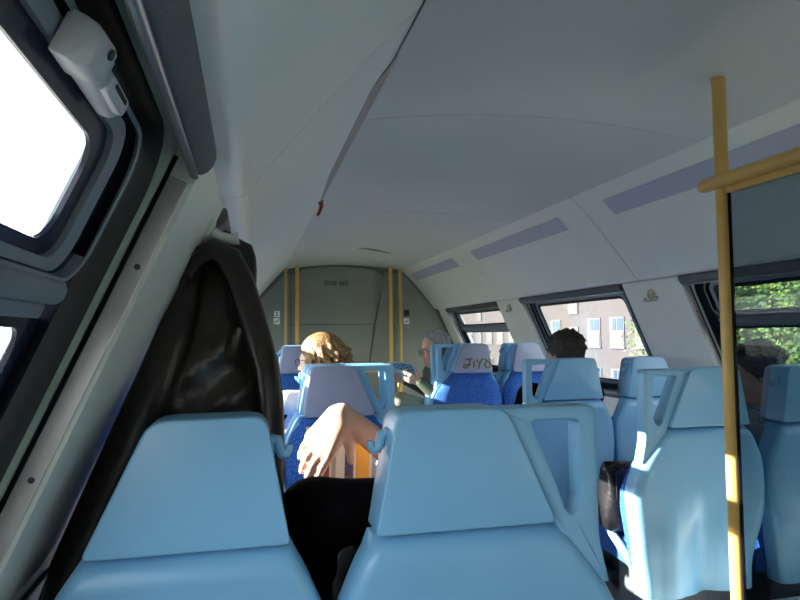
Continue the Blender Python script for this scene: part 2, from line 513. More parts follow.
def window(idx, side, y0, y1, transom, q=1.0):
    I = lambda v: 0.012 + (v - 0.012) * q
    f = MB()
    ring(f, side, rrect(y0 + 0.010, y1 - 0.010, 0.012, T1 - 0.008, 0.10), rrect(y0 + I(0.148), y1 - I(0.148), 0.062, T1 - 0.06, 0.06), 0.050, 0.080)
    w = f.build('window_%d' % idx, 'rubber', None, smooth=0.6)
    w['kind'] = 'structure'
    pl = MB(); ring(pl, side, rrect(y0 + 0.001, y1 - 0.001, 0.001, T1 - 0.001, 0.004), rrect(y0 + 0.013, y1 - 0.013, 0.016, T1 - 0.012, 0.098), 0.042, 0.056)
    pl.build('reveal_frame', 'pale_strip', w, smooth=0.6)
    for ya, yb in ((y0 + 0.0005, y0 + 0.006), (y1 - 0.006, y1 - 0.0005)):
        s = MB(); wbox(s, side, 0.06, T1 - 0.02, ya, yb, 0.0065, 0.034)
        st = s.build('reveal_strip', 'aluminium', w, bevel=0.001)
        gl_ = MB(); wbox(gl_, side, 0.03, T1 - 0.02, ya, yb, 0.035, 0.041); gl_.build('gap_seal', 'rubber', w)
        sc = MB()
        for t in (0.20, 0.52):
            c = Vector(wp(side, t, (ya if ya > (y0 + y1) / 2 else yb), 0.018))
            sc.tube([c + Vector((0, -0.0015, 0)), c + Vector((0, 0.0015, 0))], 0.0045, 10)
        sc.build('screw', 'dark_metal', st)
    lw = 0.0
    if transom:
        panes = [(0.095, 0.232), (0.304, T1 - 0.075)]
        t = MB()
        L = []
        for k in range(9):
            a = PI * k / 8
            L.append((0.268 - 0.016 * math.cos(a), 0.055 - 0.012 * math.sin(a)))
        L += [(0.284, 0.075), (0.252, 0.075)]
        t.loft([[wp(side, tt, yy, nn) for tt, nn in L] for yy in (y0 + I(0.17), y1 - I(0.17))])
        t.build('transom_bar', 'sash', w, smooth=0.6)
        t2 = MB(); wbox(t2, side, 0.285, 0.303, y0 + I(0.17), y1 - I(0.17), 0.057, 0.08)
        t2.build('lower_rail', 'sash', w, bevel=0.002)
    else:
        panes = [(0.095, T1 - 0.075)]
    for i, (ta, tb) in enumerate(panes):
        gi = 0.258 if i == 0 else 0.190
        to = 0.035 if i == 0 else 0.0
        if i == 0:
            s = MB()
            ring(s, side, rrect(y0 + I(0.130), y1 - I(0.130), ta - 0.040, tb + 0.022, 0.060), rrect(y0 + I(0.143), y1 - I(0.143), ta - 0.034, tb + 0.018, 0.052), 0.0485, 0.070)
            s.build('gasket_line', 'sash', w, smooth=0.6)
            s = MB()
            ring(s, side, rrect(y0 + I(0.188), y1 - I(0.188), ta - 0.028, tb + 0.016, 0.045), rrect(y0 + I(0.225), y1 - I(0.225), ta - 0.010, tb + 0.004, 0.035), 0.054, 0.080)
            s.build('sash_frame', 'sash', w, smooth=0.6)
        s = MB()
        ring(s, side, rrect(y0 + I(0.135 if i == 0 else 0.12), y1 - I(0.135 if i == 0 else 0.12), ta - to, tb + 0.020, 0.055 if i == 0 else 0.01), rrect(y0 + I(gi), y1 - I(gi), ta + 0.012, tb - 0.010, 0.035), 0.061, 0.066)
        s.build('glazing_border', 'frit', w, smooth=0.6)
        p = MB(); slabw(p, side, rrect(y0 + I(0.195 if i == 0 else 0.15), y1 - I(0.195 if i == 0 else 0.15), ta - 0.012, tb + 0.010, 0.04), 0.067, 0.071)
        p.build('pane', 'pane', w)
    # rolled blind and its pull bar under the break line
    b = MB()
    L = []
    for k in range(13):
        a = 2 * PI * k / 13
        L.append((0.018 + 0.026 * math.cos(a), 0.002 + 0.018 * math.sin(a)))
    b.loft([[wp(side, tt, yy, nn) for tt, nn in L] for yy in (y0 + 0.012, y1 - 0.012)])
    bl = b.build('roller_blind', 'blind_fabric', w, smooth=0.8)
    b = MB()
    L = [(0.047 + 0.0045 * math.cos(2 * PI * k / 8), 0.002 + 0.007 * math.sin(2 * PI * k / 8)) for k in range(8)]
    b.loft([[wp(side, tt, yy, nn) for tt, nn in L] for yy in (y0 + 0.012, y1 - 0.012)])
    b.build('pull_bar', 'steel_bar', bl, smooth=0.8)
    return w
k = 0
wins = {}
for side in (-1, 1):
    for i, (a, b) in enumerate(WIN[side]):
        k += 1
        wins[(side, i)] = window(k, side, a, b, not (side == 1 and i == 3), 1.0 if (side == -1 and i == 1) else 0.55)

# latch on the nearest left window
def latch(w):
    side = -1
    Y0 = 0.50
    h = MB()
    prof_ = [(0.0, 0.016), (0.006, 0.028), (0.03, 0.031), (0.044, 0.029), (0.052, 0.025), (0.135, 0.022), (0.147, 0.016), (0.150, 0.006)]
    L = []
    for dy, hh in prof_:
        wdt = 0.018 if dy < 0.05 else 0.015
        L.append([wp(side, 0.076 + wdt * sx_, Y0 + dy, 0.052 - hh * nx_) for sx_, nx_ in ((-1, 0), (-1, 0.75), (-0.75, 1), (0.75, 1), (1, 0.75), (1, 0))])
    h.loft(L)
    o = h.build('latch_housing', 'latch', w, smooth=0.7, bevel=0.0015, label='light grey plastic latch on the window sash')
    p = MB(); slabw(p, side, [(Y0 + 0.060, 0.066), (Y0 + 0.130, 0.066), (Y0 + 0.130, 0.071), (Y0 + 0.060, 0.071)], 0.0265, 0.031)
    p.build('slot', 'rubber', o)
    p = MB(); slabw(p, side, rrect(Y0 + 0.062, Y0 + 0.128, 0.073, 0.089, 0.005), 0.0235, 0.034)
    p.build('lever', 'latch', o, bevel=0.0015)
    p = MB(); slabw(p, side, rrect(Y0 + 0.074, Y0 + 0.118, 0.0755, 0.0795, 0.0015), 0.0228, 0.026)
    p.build('slot', 'rubber', o)
    c = Vector(wp(side, 0.070, Y0 + 0.026, 0.0195)); d = Vector(wp(side, 0.070, Y0 + 0.026, 0.026))
    p = MB(); p.tube([c, d], 0.0045, 12); p.build('screw', 'dark_metal', o)
latch(wins[(-1, 1)])

# ------------------------------------------------------------------ coat hooks on the window pillars
def wall_hook(side, y, t, label, mt, big=False):
    c = Vector(wp(side, t, y, 0))
    nrm = Vector((-side, 0, -SL)).normalized()
    e = empty('coat_hook', c, 0, label, 'hook')
    r = 0.030 if big else 0.02
    b = MB(); b.tube([-nrm * 0.001, nrm * 0.006, nrm * 0.010], [r, r, r * 0.7], 20)
    b.build('base_plate', mt, e, smooth=0.6)
    p = MB()
    if big:
        p.tube([nrm * 0.008, nrm * 0.03 + Vector((0, 0, 0.0)), nrm * 0.055 + Vector((0, 0, 0.006)), nrm * 0.068 + Vector((0, 0, 0.014))], [0.014, 0.011, 0.011, 0.014], 12)
    else:
        up = Vector((0, 0, 1))
        yy = Vector((0, 1, 0))
        p.tube([nrm * 0.008 - yy * 0.048 - up * 0.008, nrm * 0.022 - yy * 0.055 - up * 0.018, nrm * 0.03 + up * -0.020, nrm * 0.022 + yy * 0.055 - up * 0.018, nrm * 0.008 + yy * 0.048 - up * 0.008], 0.006, 8)
        loop = [nrm * 0.012 + yy * 0.030 * math.cos(a * PI / 6) + up * (0.010 + 0.026 * math.sin(a * PI / 6)) for a in range(12)]
        p.tube(loop, 0.005, 8, closed=True)
    p.build('peg', mt, e, smooth=1.0)
    return e
wall_hook(-1, 1.345, 0.066, 'white round coat hook on the near left pillar, holding the leather coat', 'hook_white', True)
wall_hook(1, 3.06, 0.085, 'beige wire coat hook on the right pillar before the middle window', 'hook_beige')
wall_hook(1, 5.00, 0.070, 'small beige coat hook on the pillar between the two farthest right windows', 'hook_beige')

# ------------------------------------------------------------------ seats
def loft_shell(rows, thick, cols=14, relief=None):
    """rows: (z, xl, xr, y). closed slab facing -y with soft edges"""
    front = []; back = []
    for i, (z, xl, xr, y) in enumerate(rows):
        fr = []; bk = []
        for j in range(cols + 1):
            u = j / cols
            x = xl + (xr - xl) * (0.5 - 0.5 * math.cos(PI * u) * (0.55 + 0.45 * abs(math.cos(PI * u))))
            e = abs(2 * (x - xl) / (xr - xl) - 1)
            yy = y + 0.018 * e ** 26
            if relief: yy += relief(2 * (x - xl) / (xr - xl) - 1, z)
            fr.append((x, yy, z)); bk.append((x, y + thick, z))
        front.append(fr); back.append(list(reversed(bk)))
    loops = [front[i] + back[i] for i in range(len(rows))]
    return MB().loft(loops)

def sstep(a, b, x):
    t = max(0.0, min(1.0, (x - a) / (b - a)))
    return t * t * (3 - 2 * t)

def seat(aisle, sgn):
    """seat facing +y, back face at y=0; pair centre at x=0; this seat on side sgn"""
    e = empty('train_seat', (0, 0, 0))
    S = lambda poly: [(sgn * x, z) for x, z in poly]
    ox = 0.394 if aisle else 0.380
    tx = 0.302 if aisle else 0.284
    # headrest shell
    h = MB(); h.prism_y(round_poly(S([(0.069, 0.917), (ox, 0.917), (tx, 1.121), (0.107, 1.121)]), [0.010, 0.014, 0.026, 0.024], 4), 0.0, 0.085)
    h.build('headrest_shell', 'seat_plastic', e, smooth=0.6, bevel=0.011, seg=3)
    # vinyl pad on the other face
    h = MB(); h.prism_y(round_poly(S([(0.076, 0.908), (ox - 0.004, 0.908), (tx - 0.002, 1.118), (0.111, 1.118)]), 0.03, 4), 0.078, 0.124)
    h.build('headrest_pad', 'vinyl', e, smooth=0.6, bevel=0.014, seg=3)
    # lower shell
    of = [(0.911, ox + 0.005), (0.86, ox + 0.052), (0.80, ox + 0.098), (0.74, ox + 0.128), (0.69, ox + 0.140), (0.62, ox + 0.136), (0.54, ox + 0.122), (0.46, ox + 0.108), (0.40, ox + 0.100), (0.34, ox + 0.098)]
    if not aisle: of = [(z_, ox + (o_ - ox) * 0.72) for z_, o_ in of]
    inn = [0.068, 0.040, 0.014, 0.006, 0.005, 0.010, 0.030, 0.048, 0.056, 0.058]
    rows = []
    NR = 26
    for i in range(NR + 1):
        z = 0.911 + (0.34 - 0.911) * i / NR
        xo = np.interp(-z, [-a for a, _ in of], [b for _, b in of])
        xi = np.interp(-z, [-a for a, _ in of], inn)
        y = 0.0 + 0.02 * sstep(0.60, 0.42, z)
        if i == 0: y += 0.012
        rows.append((z, xi, xo, y) if sgn > 0 else (z, -xo, -xi, y))
    def relief(u, z):
        g = sstep(0.74, 0.52, z)
        u2 = u * sgn
        hollow = 0.032 * g * math.exp(-((u2 + 0.10 + 0.3 * (0.5 - z)) / 0.20) ** 2)
        hollow2 = 0.018 * g * math.exp(-((u2 - 0.52) / 0.16) ** 2)
        top = 0.010 * sstep(0.893, 0.911, z)
        return hollow - hollow2 + top
    loft_shell(rows, 0.07, 22, relief).build('back_shell', 'seat_plastic', e, smooth=0.9)
    # upholstered backrest
    rows2 = []
    for i in range(19):
        z = 0.905 + (0.42 - 0.905) * i / 18
        xo = np.interp(-z, [-a for a, _ in of], [b for _, b in of]) - 0.012
        xi = np.interp(-z, [-a for a, _ in of], inn) + 0.006
        rows2.append((z, xi, xo) if sgn > 0 else (z, -xo, -xi))
    loops = []
    for i, (z, a, b) in enumerate(rows2):
        k = 0.105 + 0.05 * sstep(0.9, 0.6, z) - 0.02 * sstep(0.915, 0.88, z) * (1 - sstep(0.9, 0.8, z))
        fr = []
        for j in range(13):
            u = j / 12; q = abs(2 * u - 1)
            fr.append((a + (b - a) * u, k - 0.030 * q ** 6 + 0.018 * q ** 2 * (1 - q ** 4), z))
        loops.append(fr + [(b, 0.055, z), (a, 0.055, z)])
    MB().loft(loops).build('backrest_cushion', 'fabric', e, smooth=0.8)
    # seat cushion
    xo = ox - 0.012
    c = MB()
    loops = []
    for yy, z1, dz in ((0.10, 0.44, 0.08), (0.16, 0.455, 0.10), (0.30, 0.462, 0.11), (0.44, 0.468, 0.11), (0.52, 0.455, 0.10), (0.545, 0.425, 0.06)):
        lo = []
        for j in range(9):
            u = j / 8; q = abs(2 * u - 1)
            lo.append((sgn * (0.02 + (xo - 0.02) * u), yy, z1 - 0.02 * q ** 6))
        lo += [(sgn * xo, yy, z1 - dz), (sgn * 0.02, yy, z1 - dz)]
        loops.append(lo)
    c.loft(loops).build('seat_cushion', 'fabric', e, smooth=0.8)
    p = MB(); p.box(*sorted((sgn * 0.06, sgn * (xo - 0.04))), 0.06, 0.44, 0.0, 0.36)
    p.build('pedestal', 'pedestal', e, bevel=0.015)
    # hook on the inner edge of the headrest
    hk = MB()
    x = sgn * 0.098
    hk.tube([(x, 0.045, 1.078), (x - sgn * 0.010, 0.045, 1.078), (x - sgn * 0.013, 0.045, 1.062), (x - sgn * 0.017, 0.045, 1.053), (x - sgn * 0.025, 0.045, 1.053), (x - sgn * 0.029, 0.045, 1.060), (x - sgn * 0.029, 0.045, 1.068)], [0.009, 0.009, 0.009, 0.0085, 0.008, 0.007, 0.006], 10)
    hk.box(*sorted((x - sgn * 0.004, x + sgn * 0.004)), 0.03, 0.06, 1.045, 1.088)
    hk.build('hook', 'handle_blue', e, smooth=1.2)
    if aisle:
        outer_ = round_poly([(0.285, 1.119), (0.482, 1.119), (0.482, 0.88), (0.500, 0.80), (0.46, 0.80), (0.375, 0.95)], [0.004, 0.02, 0.02, 0.004, 0.004, 0.02], 5)
        inner_ = round_poly([(0.352, 1.094), (0.447, 1.094), (0.447, 0.945), (0.432, 0.925), (0.420, 0.930), (0.384, 1.02)], [0.010, 0.014, 0.012, 0.008, 0.006, 0.012], 5)
        g = MB()
        n = len(outer_)
        L = []
        for pts, y in ((outer_, 0.012), (inner_, 0.012), (inner_, 0.062), (outer_, 0.062)):
            L.append([(sgn * x_, y, z_) for x_, z_ in pts])
        g.loft(L, False, 0, closed=True)
        g.build('grab_handle', 'handle_blue', e, smooth=0.6, bevel=0.006, seg=2)
        # side frame with sloping armrest
        a = MB()
        xs = ox + 0.006
        Y = lambda pts: [Vector((sgn * xs, y_, z_)) for y_, z_ in pts]
        a.tube(Y([(0.05, 0.50), (0.05, 0.42), (0.06, 0.33), (0.09, 0.285), (0.13, 0.285), (0.145, 0.315)]), 0.016, 10)
        a.tube(Y([(0.13, 0.315), (0.22, 0.365), (0.32, 0.425), (0.40, 0.465)]), [0.017, 0.018, 0.018, 0.016], 10)
        a.build('armrest', 'seat_plastic', e, smooth=1.0)
    return e

protos = {(a, s): seat(a, s) for a in (True, False) for s in (1, -1)}
used = set()
def place_seat(aisle, sgn, x, y, rev, label, group, z=0.0):
    key = (aisle, sgn)
    if key in used: o = copy_tree(protos[key])
    else: o = protos[key]; used.add(key)
    o.location = (x, y, z)
    o.rotation_euler = (0, 0, PI if rev else 0)
    tag(o, label, 'seat', group)
    return o
XL, XR = 0.133, 1.80
g1, g2 = 'light blue train seats left of the aisle', 'light blue train seats right of the aisle'
# forward facing on the left: aisle seat is at +x. reversed: local sign flips
s_nw = place_seat(False, -1, XL, 1.05, False, 'nearest light blue seat back at the left, before the hanging leather coat', g1)
s_na = place_seat(True, 1, XL, 1.05, False, 'nearest light blue seat back in the picture centre, grab handle on its right', g1)
place_seat(True, -1, XL, 2.80, True, 'seat facing the camera just behind the hand and the newspaper', g1)
place_seat(False, 1, XL, 2.80, True, 'seat facing the camera hidden mostly behind the hanging leather coat', g1)
place_seat(True, 1, XL, 2.865, False, 'seat carrying the blond woman, back to back with the one before it', g1)
place_seat(False, -1, XL, 2.865, False, 'window seat beside the blond woman, behind the leather coat', g1)
place_seat(True, -1, XL, 5.02, True, 'violet headrest seat facing the camera left of the blond head', g1, z=0.055)
place_seat(False, 1, XL, 5.02, True, 'violet headrest window seat beyond the leather coat, facing the camera', g1, z=0.055)
sA = place_seat(True, -1, XR, 1.95, False, 'light blue seat back left of the yellow pole, triangular grab handle on its left', g2)
place_seat(False, 1, XR, 1.95, False, 'light blue window seat back right of the yellow pole, seen through the glass', g2)
place_seat(True, -1, XR, 2.92, False, 'light blue seat back right before the dark-haired man', g2)
place_seat(False, 1, XR, 2.92, False, 'light blue window seat back on the right of the dark-haired man', g2)
sC = place_seat(True, 1, XR, 4.52, True, 'blue fabric seat facing the camera with graffiti on its violet headrest', g2, z=0.055)
place_seat(False, -1, XR, 4.52, True, 'blue fabric window seat right of the graffitied headrest, facing the camera', g2, z=0.055)
place_seat(True, -1, XR, 4.585, False, 'seat carrying the reading man in glasses, behind the graffitied headrest', g2, z=0.055)
place_seat(False, 1, XR, 4.585, False, 'window seat behind the graffitied pair, facing the end wall', g2, z=0.055)

for x0, x1, y0, nm in ((-0.44, 0.66, 4.30, 'floor_step'), (1.27, 2.47, 3.85, 'floor_step')):
    m = MB(); m.box(x0, x1, y0, 5.45, 0.0, 0.055)
    m.build(nm, 'floor', bevel=0.005)['kind'] = 'structure'

# graffiti scrawl on the pad of sC (local: pad front at y=0.122, seat x>0 side, mirrored by the half turn)
def graffiti():
    m = MB()
    def stroke(pts, r=0.0058):
        # pts in (a, b): a across as seen from the front, b up
        m.tube([(0.315 - a, 0.1245, 0.945 + b) for a, b in pts], r, 6)
    stroke([(0.022, 0.066), (0.050, 0.064), (0.078, 0.072)])
    stroke([(0.062, 0.068), (0.058, 0.040), (0.046, 0.012), (0.026, 0.000), (0.010, 0.010), (0.016, 0.024), (0.040, 0.028), (0.066, 0.024)])
    stroke([(0.092, 0.052), (0.090, 0.030), (0.089, 0.004)])
    stroke([(0.112, 0.066), (0.120, 0.046), (0.134, 0.036)])
    stroke([(0.160, 0.070), (0.142, 0.046), (0.130, 0.022), (0.124, -0.004)])
    stroke([(0.196 + 0.021 * math.cos(a * PI / 6), 0.024 + 0.023 * math.sin(a * PI / 6)) for a in range(13)])
    stroke([(0.172, 0.066), (0.190, 0.050), (0.206, 0.062)])
    m.build('graffiti', 'graffiti', sC, label='olive marker scrawl on the headrest')
graffiti()

# ------------------------------------------------------------------ poles, rail and glass partition
def pole(x, y, z0, z1, r, label, mt='pole_yellow', group=None):
    e = empty('grab_pole', (x, y, 0), 0, label, 'pole', group)
    p = MB(); p.tube([(0, 0, z0), (0, 0, z1)], r, 20); p.build('pole', mt, e, smooth=0.8)
    p = MB(); p.tube([(0, 0, z1 - 0.012), (0, 0, z1 + 0.02)], r + 0.0015, 20); p.build('top_collar', mt, e, smooth=0.8)
    p = MB(); p.tube([(0, 0, 0), (0, 0, 0.02)], r + 0.012, 20); p.build('foot_collar', mt, e, smooth=0.8)
    return e
u_ = 1.37 - XC
pole(1.37, 1.617, 0, arch(u_) - 0.008, 0.0195, 'thick yellow grab pole in the right foreground, from floor to ceiling')
pole(0.37, 6.90, 0, arch(0.37 - XC) - 0.01, 0.017, 'leftmost of the four pale yellow poles before the end wall', 'pole_pale')
pole(0.486, 6.84, 0, arch(0.486 - XC) - 0.01, 0.021, 'second from left of the four pale yellow poles before the end wall')
pole(1.50, 6.84, 0, arch(1.50 - XC) - 0.01, 0.022, 'third from left of the four yellow poles before the end wall')
pole(1.622, 6.90, 0, arch(1.622 - XC) - 0.01, 0.019, 'rightmost of the four yellow poles before the end wall')

e = empty('stair_handrail', (1.354, 1.685, 0), 0, 'yellow horizontal handrail running from the thick pole toward the camera', 'handrail')
p = MB(); p.tube([(0, 0.000, 1.690), (0, -0.02, 1.692), (0, -1.9, 1.692)], [0.017, 0.021, 0.021], 18); p.build('rail', 'pole_yellow', e, smooth=0.8)
p = MB(); p.box(0.006, 0.034, -1.9, -0.09, 1.655, 1.680); p.build('glass_clamp', 'pole_yellow', e, bevel=0.003)
e2 = empty('glass_partition', (1.374, 0.6, 0.4), 0, 'tinted glass stair screen hanging below the yellow handrail', 'glass screen')
p = MB(); p.box(-0.004, 0.004, -0.90, 0.996, -0.06, 1.262); p.build('pane', 'partition_glass', e2)
p = MB(); p.box(-0.0045, 0.0045, 0.993, 0.9975, -0.06, 1.262); p.build('edge_gasket', 'rubber', e2)
p = MB(); p.box(-0.02, 0.02, -0.90, 0.990, -0.40, -0.05); p.build('kick_panel', 'handle_blue', e2, bevel=0.004)
# low stair wall before the first right seat row
m = MB(); m.box(1.40, 2.42, 1.72, 1.93, 0.0, 0.315)
o = m.build('wall_stair', 'pillar', bevel=0.006); o['kind'] = 'structure'
# far stair rail near the end wall, right of the second row's handle
e = empty('far_handrail', (1.02, 6.2, 0), 0, 'yellow stair rail bars near the end wall, seen through the second row handle', 'handrail')
p = MB(); p.tube([(-0.05, 0, 0.90), (0.42, 0, 0.90)], 0.018, 12)
p.build('top_bar', 'pole_yellow', e, smooth=0.8)
p = MB(); p.tube([(0.30, 0, 0.90), (0.10, 0, 0.0)], 0.016, 12); p.build('brace', 'pole_yellow', e, smooth=0.8)
p = MB(); p.tube([(0.42, 0, 0.92), (0.42, 0, 0.0)], 0.018, 12); p.build('post', 'pole_yellow', e, smooth=0.8)

# ------------------------------------------------------------------ signs on the end wall
def text_mesh(body, size, mt, parent, name='lettering', off=(0, 0, 0)):
    c = bpy.data.curves.new(name, 'FONT')
    c.body = body; c.size = size; c.extrude = 0.0012; c.align_x = 'LEFT'
    c.offset = size * 0.012
    o = bpy.data.objects.new(name, c)
    COL.objects.link(o)
    dg = bpy.context.evaluated_depsgraph_get()
    me = bpy.data.meshes.new_from_object(o.evaluated_get(dg))
    bpy.data.objects.remove(o)
    me.materials.clear(); me.materials.append(MATS[mt])
    q = bpy.data.objects.new(name, me)
    put(q, parent)
    q.rotation_euler = (PI / 2, 0, 0)
    q.location = off
    return q
YS = YF - 0.0125
e = empty('carriage_number', (0.79, YS, 1.795), 0, 'red and green carriage number lettering high on the end wall', 'lettering')
text_mesh('E508', 0.068, 'sign_red', e, 'red_digits', (0.0, -0.001, 0))
text_mesh('063', 0.068, 'sign_green', e, 'green_digits', (0.165, -0.001, 0))
def plate(x, z, w, h, label, dark=False):
    e = empty('wall_sign', (x, YF - 0.010, z), 0, label, 'sign')
    m = MB(); m.box(-w / 2, w / 2, -0.004, 0.0, -h / 2, h / 2); m.build('plate', 'sign_black' if dark else 'sign_white', e, bevel=0.001)
    return e
e = plate(0.282, 1.482, 0.062, 0.066, 'white sign with a black numeral two, upper left on the end wall')
text_mesh('2', 0.062, 'sign_black', e, 'numeral', (-0.018, -0.0045, -0.021))
def nosmoke(e):
    m = MB()
    m.tube([(-0.027, -0.0045, -0.026), (0.027, -0.0045, 0.026)], 0.0018, 6)
    m.build('slash', 'sign_black', e)
    m = MB(); m.box(-0.022, 0.012, -0.0052, -0.004, -0.008, -0.001); m.box(0.014, 0.022, -0.0052, -0.004, -0.008, -0.001)
    m.tube([(0.016, -0.0045, 0.004), (0.020, -0.0045, 0.010), (0.014, -0.0045, 0.016)], 0.0022, 6)
    m.build('cigarette', 'sign_black', e)
nosmoke(plate(0.279, 1.405, 0.066, 0.066, 'white no smoking sign below the numeral two'))
plate(1.715, 1.49, 0.062, 0.066, 'black square sign at the right of the end wall', True)
e = plate(1.712, 1.398, 0.066, 0.066, 'white no smoking sign below the black square'); nosmoke(e)

# red emergency handle hanging from the left joint
e = empty('emergency_handle', (XC - 0.655, 3.42, 1.975), 0, 'small red emergency handle hanging at the left ceiling joint', 'handle')
m = MB(); m.box(-0.02, 0.02, -0.03, 0.03, -0.012, 0.0); m.build('bracket', 'sign_black', e, bevel=0.003)
m = MB(); m.tube([(0.0, 0, -0.008), (0.012, 0, -0.022), (0.006, -0.004, -0.05), (-0.010, -0.008, -0.085)], [0.014, 0.012, 0.009, 0.008], 10)
m.build('grip', 'red_plastic', e, smooth=1.0)

# ------------------------------------------------------------------ signed-distance modelling for figures
class SDF:
    def __init__(s, k=0.02):
        s.p = []; s.k = k
    def cap(s, a, b, ra, rb=None, k=None, sub=False):
        s.p.append(('c', np.array(a, float), np.array(b, float), ra, ra if rb is None else rb, s.k if k is None else k, sub)); return s
    def ell(s, c, r, R=None, k=None, sub=False):
        s.p.append(('e', np.array(c, float), np.array(r, float), np.eye(3) if R is None else np.array(R, float), 0, s.k if k is None else k, sub)); return s
    def cut(s, pt, nrm):      # remove the half space on the side nrm points to
        s.p.append(('h', np.array(pt, float), np.array(nrm, float) / np.linalg.norm(nrm), 0, 0, 0.006, True)); return s
    def bounds(s):
        lo = np.full(3, 1e9); hi = -lo
        for q in s.p:
            if q[6]: continue
            if q[0] == 'c':
                r = max(q[3], q[4]); lo = np.minimum(lo, np.minimum(q[1], q[2]) - r); hi = np.maximum(hi, np.maximum(q[1], q[2]) + r)
            else:
                r = q[2].max(); lo = np.minimum(lo, q[1] - r); hi = np.maximum(hi, q[1] + r)
        return lo, hi
    def mesh(s, h):
        lo, hi = s.bounds(); lo = lo - 3 * h; hi = hi + 3 * h
        n = np.ceil((hi - lo) / h).astype(int) + 1
        D = np.full(n, 0.5, np.float32)
        ax = [lo[i] + h * np.arange(n[i]) for i in range(3)]
        for q in s.p:
            k = q[5]; mg = k + 3 * h
            if q[0] == 'c':
                r = max(q[3], q[4]); a = np.minimum(q[1], q[2]) - r - mg; b = np.maximum(q[1], q[2]) + r + mg
            elif q[0] == 'e':
                r = q[2].max(); a = q[1] - r - mg; b = q[1] + r + mg
            else: a = lo; b = hi
            i0 = np.clip(np.floor((a - lo) / h).astype(int), 0, n); i1 = np.clip(np.ceil((b - lo) / h).astype(int) + 1, 0, n)
            if (i1 <= i0).any(): continue
            sl = tuple(slice(i0[i], i1[i]) for i in range(3))
            X = ax[0][sl[0]][:, None, None]; Y = ax[1][sl[1]][None, :, None]; Z = ax[2][sl[2]][None, None, :]
            if q[0] == 'c':
                A, B = q[1], q[2]; ba = B - A; bb = max(ba @ ba, 1e-9)
                t = np.clip(((X - A[0]) * ba[0] + (Y - A[1]) * ba[1] + (Z - A[2]) * ba[2]) / bb, 0, 1)
                d = np.sqrt((X - A[0] - t * ba[0]) ** 2 + (Y - A[1] - t * ba[1]) ** 2 + (Z - A[2] - t * ba[2]) ** 2) - (q[3] + (q[4] - q[3]) * t)
            elif q[0] == 'e':
                R = q[3]; x = X - q[1][0]; y = Y - q[1][1]; z = Z - q[1][2]
                l0 = (R[0, 0] * x + R[1, 0] * y + R[2, 0] * z) / q[2][0]; l1 = (R[0, 1] * x + R[1, 1] * y + R[2, 1] * z) / q[2][1]; l2 = (R[0, 2] * x + R[1, 2] * y + R[2, 2] * z) / q[2][2]
                k0 = np.sqrt(l0 * l0 + l1 * l1 + l2 * l2)
                k1 = np.sqrt((l0 / q[2][0]) ** 2 + (l1 / q[2][1]) ** 2 + (l2 / q[2][2]) ** 2) + 1e-9
                d = k0 * (k0 - 1) / k1
            else:
                d = (X - q[1][0]) * q[2][0] + (Y - q[1][1]) * q[2][1] + (Z - q[1][2]) * q[2][2]
            E_ = D[sl]
            if q[6]:
                if q[0] == 'h': D[sl] = np.maximum(E_, d)
                else:
                    hh = np.maximum(k - np.abs(E_ + d), 0) / k
                    D[sl] = np.maximum(E_, -d) + hh * hh * k * 0.25
            else:
                hh = np.maximum(k - np.abs(E_ - d), 0) / k
                D[sl] = np.minimum(E_, d) - hh * hh * k * 0.25
        return surface_nets(D, lo, h)

def surface_nets(D, lo, h):
    S = D < 0
    nx, ny, nz = D.shape
    cnt = np.zeros((nx - 1, ny - 1, nz - 1), np.float32)
    acc = np.zeros((3,) + cnt.shape, np.float32)
    for axis in range(3):
        for a in (0, 1):
            for b in (0, 1):
                o0 = [0, 0, 0]; oth = [i for i in range(3) if i != axis]
                o0[oth[0]] = a; o0[oth[1]] = b
                o1 = list(o0); o1[axis] = 1
                f = lambda A, o: A[o[0]:o[0] + nx - 1, o[1]:o[1] + ny - 1, o[2]:o[2] + nz - 1]
                s0, s1 = f(S, o0), f(S, o1)
                m = s0 != s1
                d0, d1 = f(D, o0)[m], f(D, o1)[m]
                t = d0 / (d0 - d1)
                cnt[m] += 1
                for i in range(3):
                    if i == axis: acc[i][m] += t
                    elif o0[i]: acc[i][m] += 1
    m = cnt > 0
    idx = np.full(cnt.shape, -1, np.int64); idx[m] = np.arange(m.sum())
    ii = np.array(np.nonzero(m)).T
    V = lo + h * (ii + np.stack([acc[i][m] / cnt[m] for i in range(3)], 1))
    F = []
    for axis in range(3):
        o = [i for i in range(3) if i != axis]
        sl0 = [slice(1, -1)] * 3; sl0[axis] = slice(0, -1)
        sl1 = [slice(1, -1)] * 3; sl1[axis] = slice(1, None)
        s0, s1 = S[tuple(sl0)], S[tuple(sl1)]
        c = np.array(np.nonzero(s0 != s1)).T
        if len(c) == 0: continue
        flip = s0[s0 != s1]
        base = c + 1; base[:, axis] = c[:, axis]
        q = []
        for da, db in ((-1, -1), (0, -1), (0, 0), (-1, 0)):
            p = base.copy(); p[:, o[0]] += da; p[:, o[1]] += db
            q.append(idx[p[:, 0], p[:, 1], p[:, 2]])
        q = np.stack(q, 1)
        if axis == 1: flip = ~flip
        q[~flip] = q[~flip][:, ::-1]
        F.append(q)
    F = np.concatenate(F)
    return V, F

def sdf_obj(sdf, h, name, mt, origin, parent=None, label=None):
    V, F = sdf.mesh(h)
    V = V - np.array(origin)
    me = bpy.data.meshes.new(name)
    me.from_pydata(V.tolist(), [], F.tolist())
    me.polygons.foreach_set('use_smooth', [True] * len(me.polygons))
    me.materials.append(MATS[mt])
    me.update()
    o = bpy.data.objects.new(name, me)
    put(o, parent)
    if parent is None: o.location = origin
    if label: o['label'] = label
    return o

def unit(v):
    v = np.array(v, float); return v / np.linalg.norm(v)

